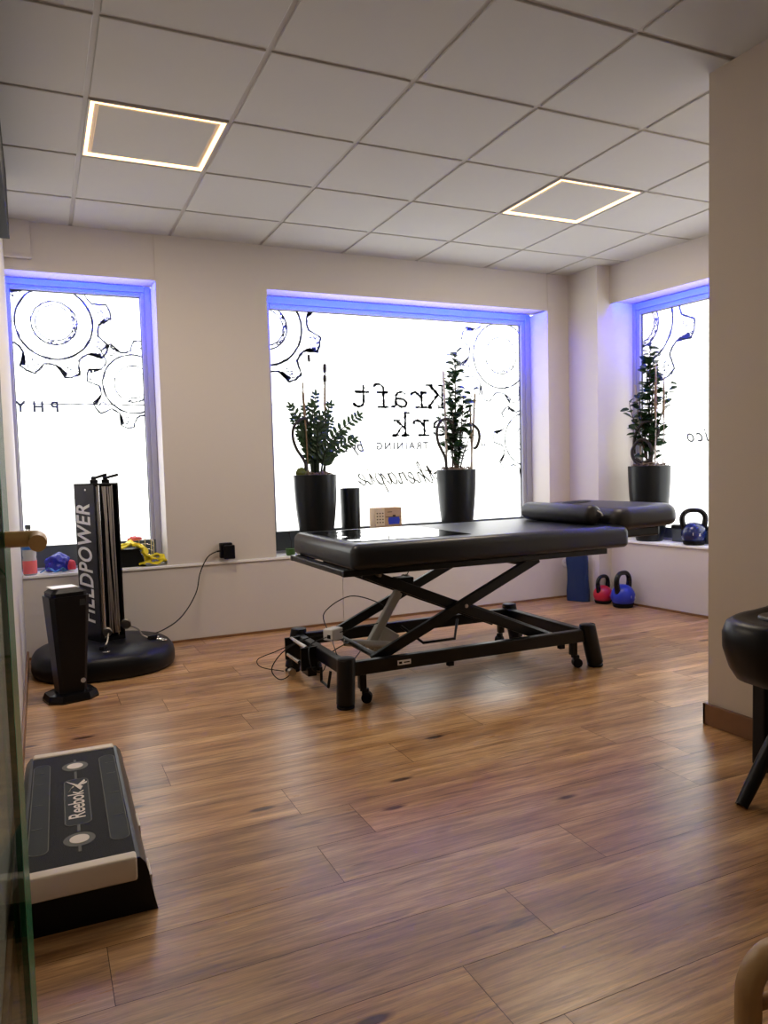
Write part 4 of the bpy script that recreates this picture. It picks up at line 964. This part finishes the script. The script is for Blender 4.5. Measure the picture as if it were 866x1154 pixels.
b = MB(); b.prism([(-0.13, 0), (0.115, 0), (0.075, 0.115), (-0.13, 0.115)], -0.055, 0.06, axis='y'); b.build('tray_body', M['pot'], t)
b = MB(); b.prism([(-0.135, 0.115), (0.08, 0.115), (0.082, 0.122), (-0.135, 0.122)], -0.06, 0.065, axis='y'); b.build('tray_rim', M['stepbody'], t)
b = MB()
ribbon(b, [(0.42, 5.34, zs + .132), (0.50, 5.32, zs + .145), (0.56, 5.33, zs + .15), (0.63, 5.32, zs + .13), (0.655, 5.31, zs + .075), (0.70, 5.31, zs + .05), (0.78, 5.33, zs + .03)], 0.07, .005, 1)
ribbon(b, [(0.47, 5.36, zs + .135), (0.56, 5.35, zs + .165), (0.62, 5.36, zs + .12), (0.66, 5.36, zs + .07), (0.75, 5.38, zs + .055), (0.77, 5.34, zs + .02)], 0.08, .006, 4)
ribbon(b, [(0.60, 5.29, zs + .018), (0.65, 5.275, zs + .03), (0.70, 5.28, zs + .018), (0.745, 5.30, zs + .03)], 0.045, .006, 7)
ribbon(b, [(0.63, 5.33, zs + .10), (0.66, 5.30, zs + .04), (0.62, 5.28, zs + .02)], 0.05, .005, 11)
tag(b.build('resistance_band', M['yellow'], None, True, 80), 'crumpled yellow resistance bands draped over the dark tray on the left sill', 'resistance band')
tag(blob('coral_cloth', (0.585, 5.40, SZ + 0.184), 0.045, 0.02, 0.018, 'coral', 4.0, 0.3), 'small coral cloth on top of the yellow bands on the left sill', 'cloth')
b = MB()
for k in range(4):
    z = SZ + 0.06 + 0.035 * k; b.tube(spl([(0.60, 5.43, z + .01), (0.66, 5.445, z + .012), (0.705, 5.43, z), (0.71, 5.38, z - .01)], 5), 0.0028, 6)
for x, y in ((0.62, 5.44), (0.66, 5.446), (0.70, 5.432), (0.71, 5.385)): b.tube([(x, y, SZ + .002), (x, y, SZ + .175)], 0.0028, 6)
tag(b.build('wire_rack', M['chrome'], None, True), 'small silver wire rack behind the yellow bands on the left sill', 'wire rack')

# ------------------------------------------------------------------ aerobic step
def step():
    t = thing('aerobic_step', 'black aerobic step platform with cream end strips on the floor by the glass door', 'aerobic step', (0.058, 2.475, 0), math.radians(-1.2))
    hx, hy, zt = 0.142, 0.435, 0.155
    prof = [(-0.185, 0.0), (-0.178, 0.03), (-0.170, 0.075), (-0.166, 0.105), (-0.158, 0.135), (-0.146, 0.152), (-0.136, 0.154), (0.136, 0.154), (0.146, 0.152), (0.158, 0.135), (0.166, 0.105), (0.170, 0.075), (0.178, 0.03), (0.185, 0.0)]
    b = MB(); b.prism(prof, -hy - 0.012, hy + 0.012, axis='y'); b.build('step_body', M['bluemetal'], t, True, 35)
    b = MB()
    for sy in (-1, 1):
        b = MB(); b.prism([(p[0] * (1.006 if abs(p[0]) > .15 else 1), p[1]) for p in prof], sy * (hy + 0.012), sy * (hy + 0.016), axis='y'); b.build('end_face', M['stepbody'], t)
    for sy in (-1, 1):
        b = MB(); y0 = sy * (hy - 0.012); y1 = sy * (hy + 0.030)
        b.box((-0.137, min(y0, y1), 0.096), (0.137, max(y0, y1), 0.161), bevel=0.007, seg=3); e = b.build('end_strip', M['beigerubber'], t, True); e['label'] = 'cream rubber end strip'
    b = MB(); b.box((-0.136, -hy + 0.014, 0.153), (0.136, hy - 0.014, 0.1575), bevel=0.001, seg=1); dk = b.build('deck_mat', M['deckrubber'], t)
    z = 0.1580
    def rr(x0, x1, y0, y1, r, n=6):
        o = []
        for cx, cy, a0 in ((x1 - r, y1 - r, 0), (x0 + r, y1 - r, PI / 2), (x0 + r, y0 + r, PI), (x1 - r, y0 + r, 1.5 * PI)):
            for k in range(n + 1): a = a0 + PI / 2 * k / n; o.append((cx + r * math.cos(a), cy + r * math.sin(a)))
        return o
    bl = MB(); bs = MB()
    def outline(poly, w=0.004):
        bl.tube([(p[0], p[1], z - 0.0012) for p in poly], w / 2, 6, closed=True)
    for sx in (-1, 1):
        a, c = sorted((sx * 0.080, sx * 0.131)); pl = rr(a, c, -0.335, 0.345, 0.024); outline(pl); bs.prism(pl, z - 0.001, z, axis='z')
        for y in (-0.17, 0.0, 0.17, 0.27): bl.box((sx * 0.112 - 0.014, y - 0.0015, z), (sx * 0.112 + 0.014, y + 0.0015, z + 0.0006))
    pl = rr(-0.036, 0.036, -0.19, 0.165, 0.022); outline(pl, .005); bs.prism(pl, z - 0.001, z, axis='z')
    for y0, y1 in ((-0.235, -0.19), (0.165, 0.235), (-0.36, -0.325), (0.325, 0.35)): bl.box((-0.004, y0, z - .0008), (0.004, y1, z + 0.0006))
    bs.build('smooth_field', M['decksmooth'], dk); 
    for y in (-0.285, 0.288): bl.lathe([(0.042, 0), (0.042, 0.0012), (0.03, 0.0014), (0, 0.0014)], (0, y, z - 0.0008), 36)
    bl.build('moulded_line', M['deckline'], dk)
    for y in (-0.285, 0.288):
        b = MB(); b.lathe([(0.026, 0), (0.026, 0.0018), (0, 0.002)], (0, y, z), 32); b.build('cream_disc', M['beigerubber'], dk)
    # name reads away from the camera
    mt = Matrix(((0, -1, 0, 0.0), (1, 0, 0, -0.045), (0, 0, 1, z + 0.0012), (0, 0, 0, 1)))
    text_mesh('brand_lettering', 'Reebok', mt, M['beigerubber'], dk, size=0.066, bold=0.0009, shear=0.0, sx=1.02)
    b = MB(); my = Matrix(((0, -1, 0, 0.0), (1, 0, 0, 0.105), (0, 0, 1, z + 0.0012), (0, 0, 0, 1)))
    for poly in ([(-0.040, -0.012), (-0.012, -0.020), (0.048, 0.030), (0.035, 0.024), (0.010, 0.008)],
                 [(-0.045, 0.024), (-0.020, 0.018), (-0.006, 0.006), (0.000, 0.010)],
                 [(0.006, -0.004), (0.046, -0.026), (0.030, -0.028), (-0.002, -0.014)], [(0.012, -0.016), (0.026, -0.034), (0.012, -0.032), (0.002, -0.020)]):
        b.prism(poly, 0, 0.0006, my)
    b.build('brand_emblem', M['beigerubber'], dk)
    for y in (-0.30, 0.02):
        b = MB(); b.box((0.176, y - 0.05, 0.012), (0.1835, y + 0.05, 0.045), bevel=0.002); b.build('riser_tab', M['beigerubber'], t)
step()

# ------------------------------------------------------------------ black shell chair at the right edge
def chair():
    t = thing('shell_chair', 'black moulded shell chair with splayed legs at the right edge before the wall', 'chair', (2.405, 1.715, 0.0))
    # shell: rounded tub, rings from underside up
    b = MB(); rings = []
    secs = [(0.385, 0.14, 0.10), (0.390, 0.21, 0.145), (0.410, 0.265, 0.165), (0.45, 0.295, 0.178), (0.52, 0.325, 0.185), (0.575, 0.328, 0.185), (0.608, 0.312, 0.178), (0.620, 0.285, 0.165)]
    inner = [(0.620, 0.255, 0.148), (0.616, 0.235, 0.135), (0.612, 0.22, 0.125), (0.608, 0.16, 0.10)]
    def rg(z, w, d, lift=1.0):
        o = []
        for k in range(40):
            a = 2 * PI * k / 40; c, s = math.cos(a), math.sin(a)
            x = w * math.copysign(abs(c) ** .8, c); y = d * math.copysign(abs(s) ** .8, s)
            dz = 0.24 * max(0, (x + 0.02)) * (z - 0.385) / 0.25 + 0.30 * max(0, (x - 0.10)) * (z - 0.385) / 0.25
            o.append((x, y, z + dz * lift))
        return o
    for z, w, d in secs + inner: rings.append(rg(z, w, d))
    b.grid(rings); b.build('shell', M['blackplastic'], t, True, 60)
    b = MB(); b.pad(-0.16, 0.18, -0.105, 0.105, 0.590, 0.622, 0.06, 0.012, None); b.build('seat_cushion', M['leather'], t, True)
    b = MB(); b.lathe([(0.10, 0.350), (0.10, 0.395), (0.06, 0.40)], (0, 0, 0), 24); b.build('seat_mount', M['blackmetal'], t, True)
    for (fx, fy) in ((-0.310, 0.010), (0.02, 0.17), (0.22, -0.04), (0.02, -0.26)):
        top = Vector((fx * -0.05, fy * 0.12, 0.37)); ft = Vector((fx, fy, 0.0)); b = MB(); rings = []
        side = Vector((-fy, fx, 0)).normalized(); out = Vector((fx, fy, 0)).normalized()
        for k in range(9):
            f = k / 8; p = top.lerp(ft, f) + Vector((0, 0, 0.03 * math.sin(PI * f))); w = 0.028 - 0.006 * f; d = 0.034 - 0.008 * f
            up = Vector((0, 0, 1)) if k < 8 else Vector((0, 0, 0))
            ring = []
            for q in range(12):
                a = 2 * PI * q / 12; v = p + side * w * math.cos(a) + (out * 0.6 + Vector((0, 0, 1)) * 0.6) * d * math.sin(a)
                ring.append((v.x, v.y, max(v.z, 0.0)))
            rings.append(ring)
        b.grid(rings); b.build('leg', M['blackplastic'], t, True)
chair()
t = thing('black_case', 'black upright case standing at the foot of the wall behind the shell chair', 'case', (2.515, 1.93, 0))
b = MB(); b.box((-0.085, -0.030, 0.0), (0.095, 0.028, 0.325), bevel=0.008); b.build('case_body', M['stepbody'], t)
b = MB(); b.box((-0.060, -0.032, 0.012), (-0.045, -0.030, 0.018)); b.box((-0.040, -0.032, 0.010), (-0.015, -0.030, 0.016)); b.build('white_marking', M['whiteprint'], t)

# ------------------------------------------------------------------ wooden stool at the lower right corner
def stool():
    t = thing('wooden_stool', 'light birch stool with rounded side frames at the lower right corner', 'stool', (1.16, 0.80, 0), math.radians(-3))
    def arch(y0, y1):
        b = MB(); W, Ht, th, R_ = 0.36, 0.380, 0.032, 0.075
        def path(inset):
            o = []; r = max(R_ - inset, 0.02); x0, x1, zt = -0.18 + inset, 0.18 - inset, Ht - inset
            o.append((x0, 0.0)); 
            for k in range(9): a = PI - PI / 2 * k / 8; o.append((x0 + r + r * math.cos(a), zt - r + r * math.sin(a)))
            for k in range(9): a = PI / 2 - PI / 2 * k / 8; o.append((x1 - r + r * math.cos(a), zt - r + r * math.sin(a)))
            o.append((x1, 0.0)); return o
        po, pi_ = path(0), path(th); e = 0.005
        rings = []
        for a, c in zip(po, pi_):
            dx, dz = c[0] - a[0], c[1] - a[1]; l = math.hypot(dx, dz); dx, dz = dx / l * e, dz / l * e
            rings.append([(a[0] + dx, y0, a[1] + dz), (c[0] - dx, y0, c[1] - dz), (c[0], y0 + e, c[1]), (c[0], y1 - e, c[1]), (c[0] - dx, y1, c[1] - dz), (a[0] + dx, y1, a[1] + dz), (a[0], y1 - e, a[1]), (a[0], y0 + e, a[1])])
        b.grid(rings); return b.build('side_frame', M['lightwood'], t, True, 50)
    arch(-0.02, 0.015); arch(-0.305, -0.27)
    b = MB(); b.box((-0.145, -0.269, 0.330), (0.145, -0.022, 0.343), bevel=0.004); b.build('seat', M['whiteplastic'], t)
    b = MB(); b.tube([(-0.148, -0.002, 0.285), (0.148, -0.002, 0.265)], 0.012, 12); b.build('rung', M['lightwood'], t, True)
    b = MB(); b.tube([(-0.148, -0.288, 0.275), (0.148, -0.288, 0.275)], 0.012, 12); b.build('rung', M['lightwood'], t, True)
stool()

# ------------------------------------------------------------------ light
wd = bpy.data.worlds.new('overcast'); scn.world = wd; wd.use_nodes = True
bg = wd.node_tree.nodes['Background']; bg.inputs[0].default_value = (1.0, 0.985, 0.965, 1); bg.inputs[1].default_value = 3.0
def portal(P, u0, u1, z0, z1):
    L = bpy.data.lights.new('window_portal', 'AREA'); L.shape = 'RECTANGLE'; L.size = u1 - u0; L.size_y = z1 - z0; L.cycles.is_portal = True
    o = bpy.data.objects.new('window_portal', L); COL.objects.link(o)
    c = P @ Vector(((u0 + u1) / 2, GD + 0.10, (z0 + z1) / 2)); ux = (P.to_3x3() @ Vector((1, 0, 0))); nz = (P.to_3x3() @ Vector((0, 1, 0)))
    uy = nz.cross(ux)
    o.matrix_world = Matrix(((ux.x, uy.x, nz.x, c.x), (ux.y, uy.y, nz.y, c.y), (ux.z, uy.z, nz.z, c.z), (0, 0, 0, 1)))
portal(PB, W1[0], W1[1], SZ, HZ); portal(PB, W2[0], W2[1], SZ, HZ); portal(RW, 0, SEND, SZ, HZ)
# added unseen fill behind the camera, then one area light per lit ceiling frame
def area_light(x, y, e, size=0.5, col=(1, 0.84, 0.66)):
    L = bpy.data.lights.new('frame_and_fill_light', 'AREA'); L.shape = 'SQUARE'; L.size = size; L.energy = e; L.color = col
    o = bpy.data.objects.new('frame_and_fill_light', L); COL.objects.link(o); o.location = (x, y, H - 0.012)
area_light(1.3, -0.3, 4)  # fill added behind the camera to brighten the room
area_light(GX0 + .5 * TS, GY0 + 1.5 * TS, 19, 0.55); area_light(GX0 + 4.5 * TS, GY0 + 1.5 * TS, 19, 0.55)

# ------------------------------------------------------------------ camera
cam = bpy.data.cameras.new('camera'); co = bpy.data.objects.new('camera', cam); COL.objects.link(co)
r = Vector((0.91040469, -0.4128215, -0.02723422)); u = Vector((0.05146542, 0.04768951, 0.99753547)); f = Vector((0.4105053, 0.9095626, -0.06466279))
co.matrix_world = Matrix(((r.x, u.x, -f.x, 0), (r.y, u.y, -f.y, 0), (r.z, u.z, -f.z, 1.16319548), (0, 0, 0, 1)))
cam.sensor_fit = 'VERTICAL'; cam.sensor_height = 24; cam.sensor_width = 24
cam.lens = 839.72 / 1154 * 24; cam.shift_x = (433 - 424.74) / 1154; cam.shift_y = (583.78 - 577) / 1154
cam.clip_start = 0.02; cam.clip_end = 100
scn.camera = co
vs = scn.view_settings; vs.view_transform = 'Standard'; vs.look = 'None'; vs.exposure = 0.15; vs.gamma = 1.0; vs.use_curve_mapping = False
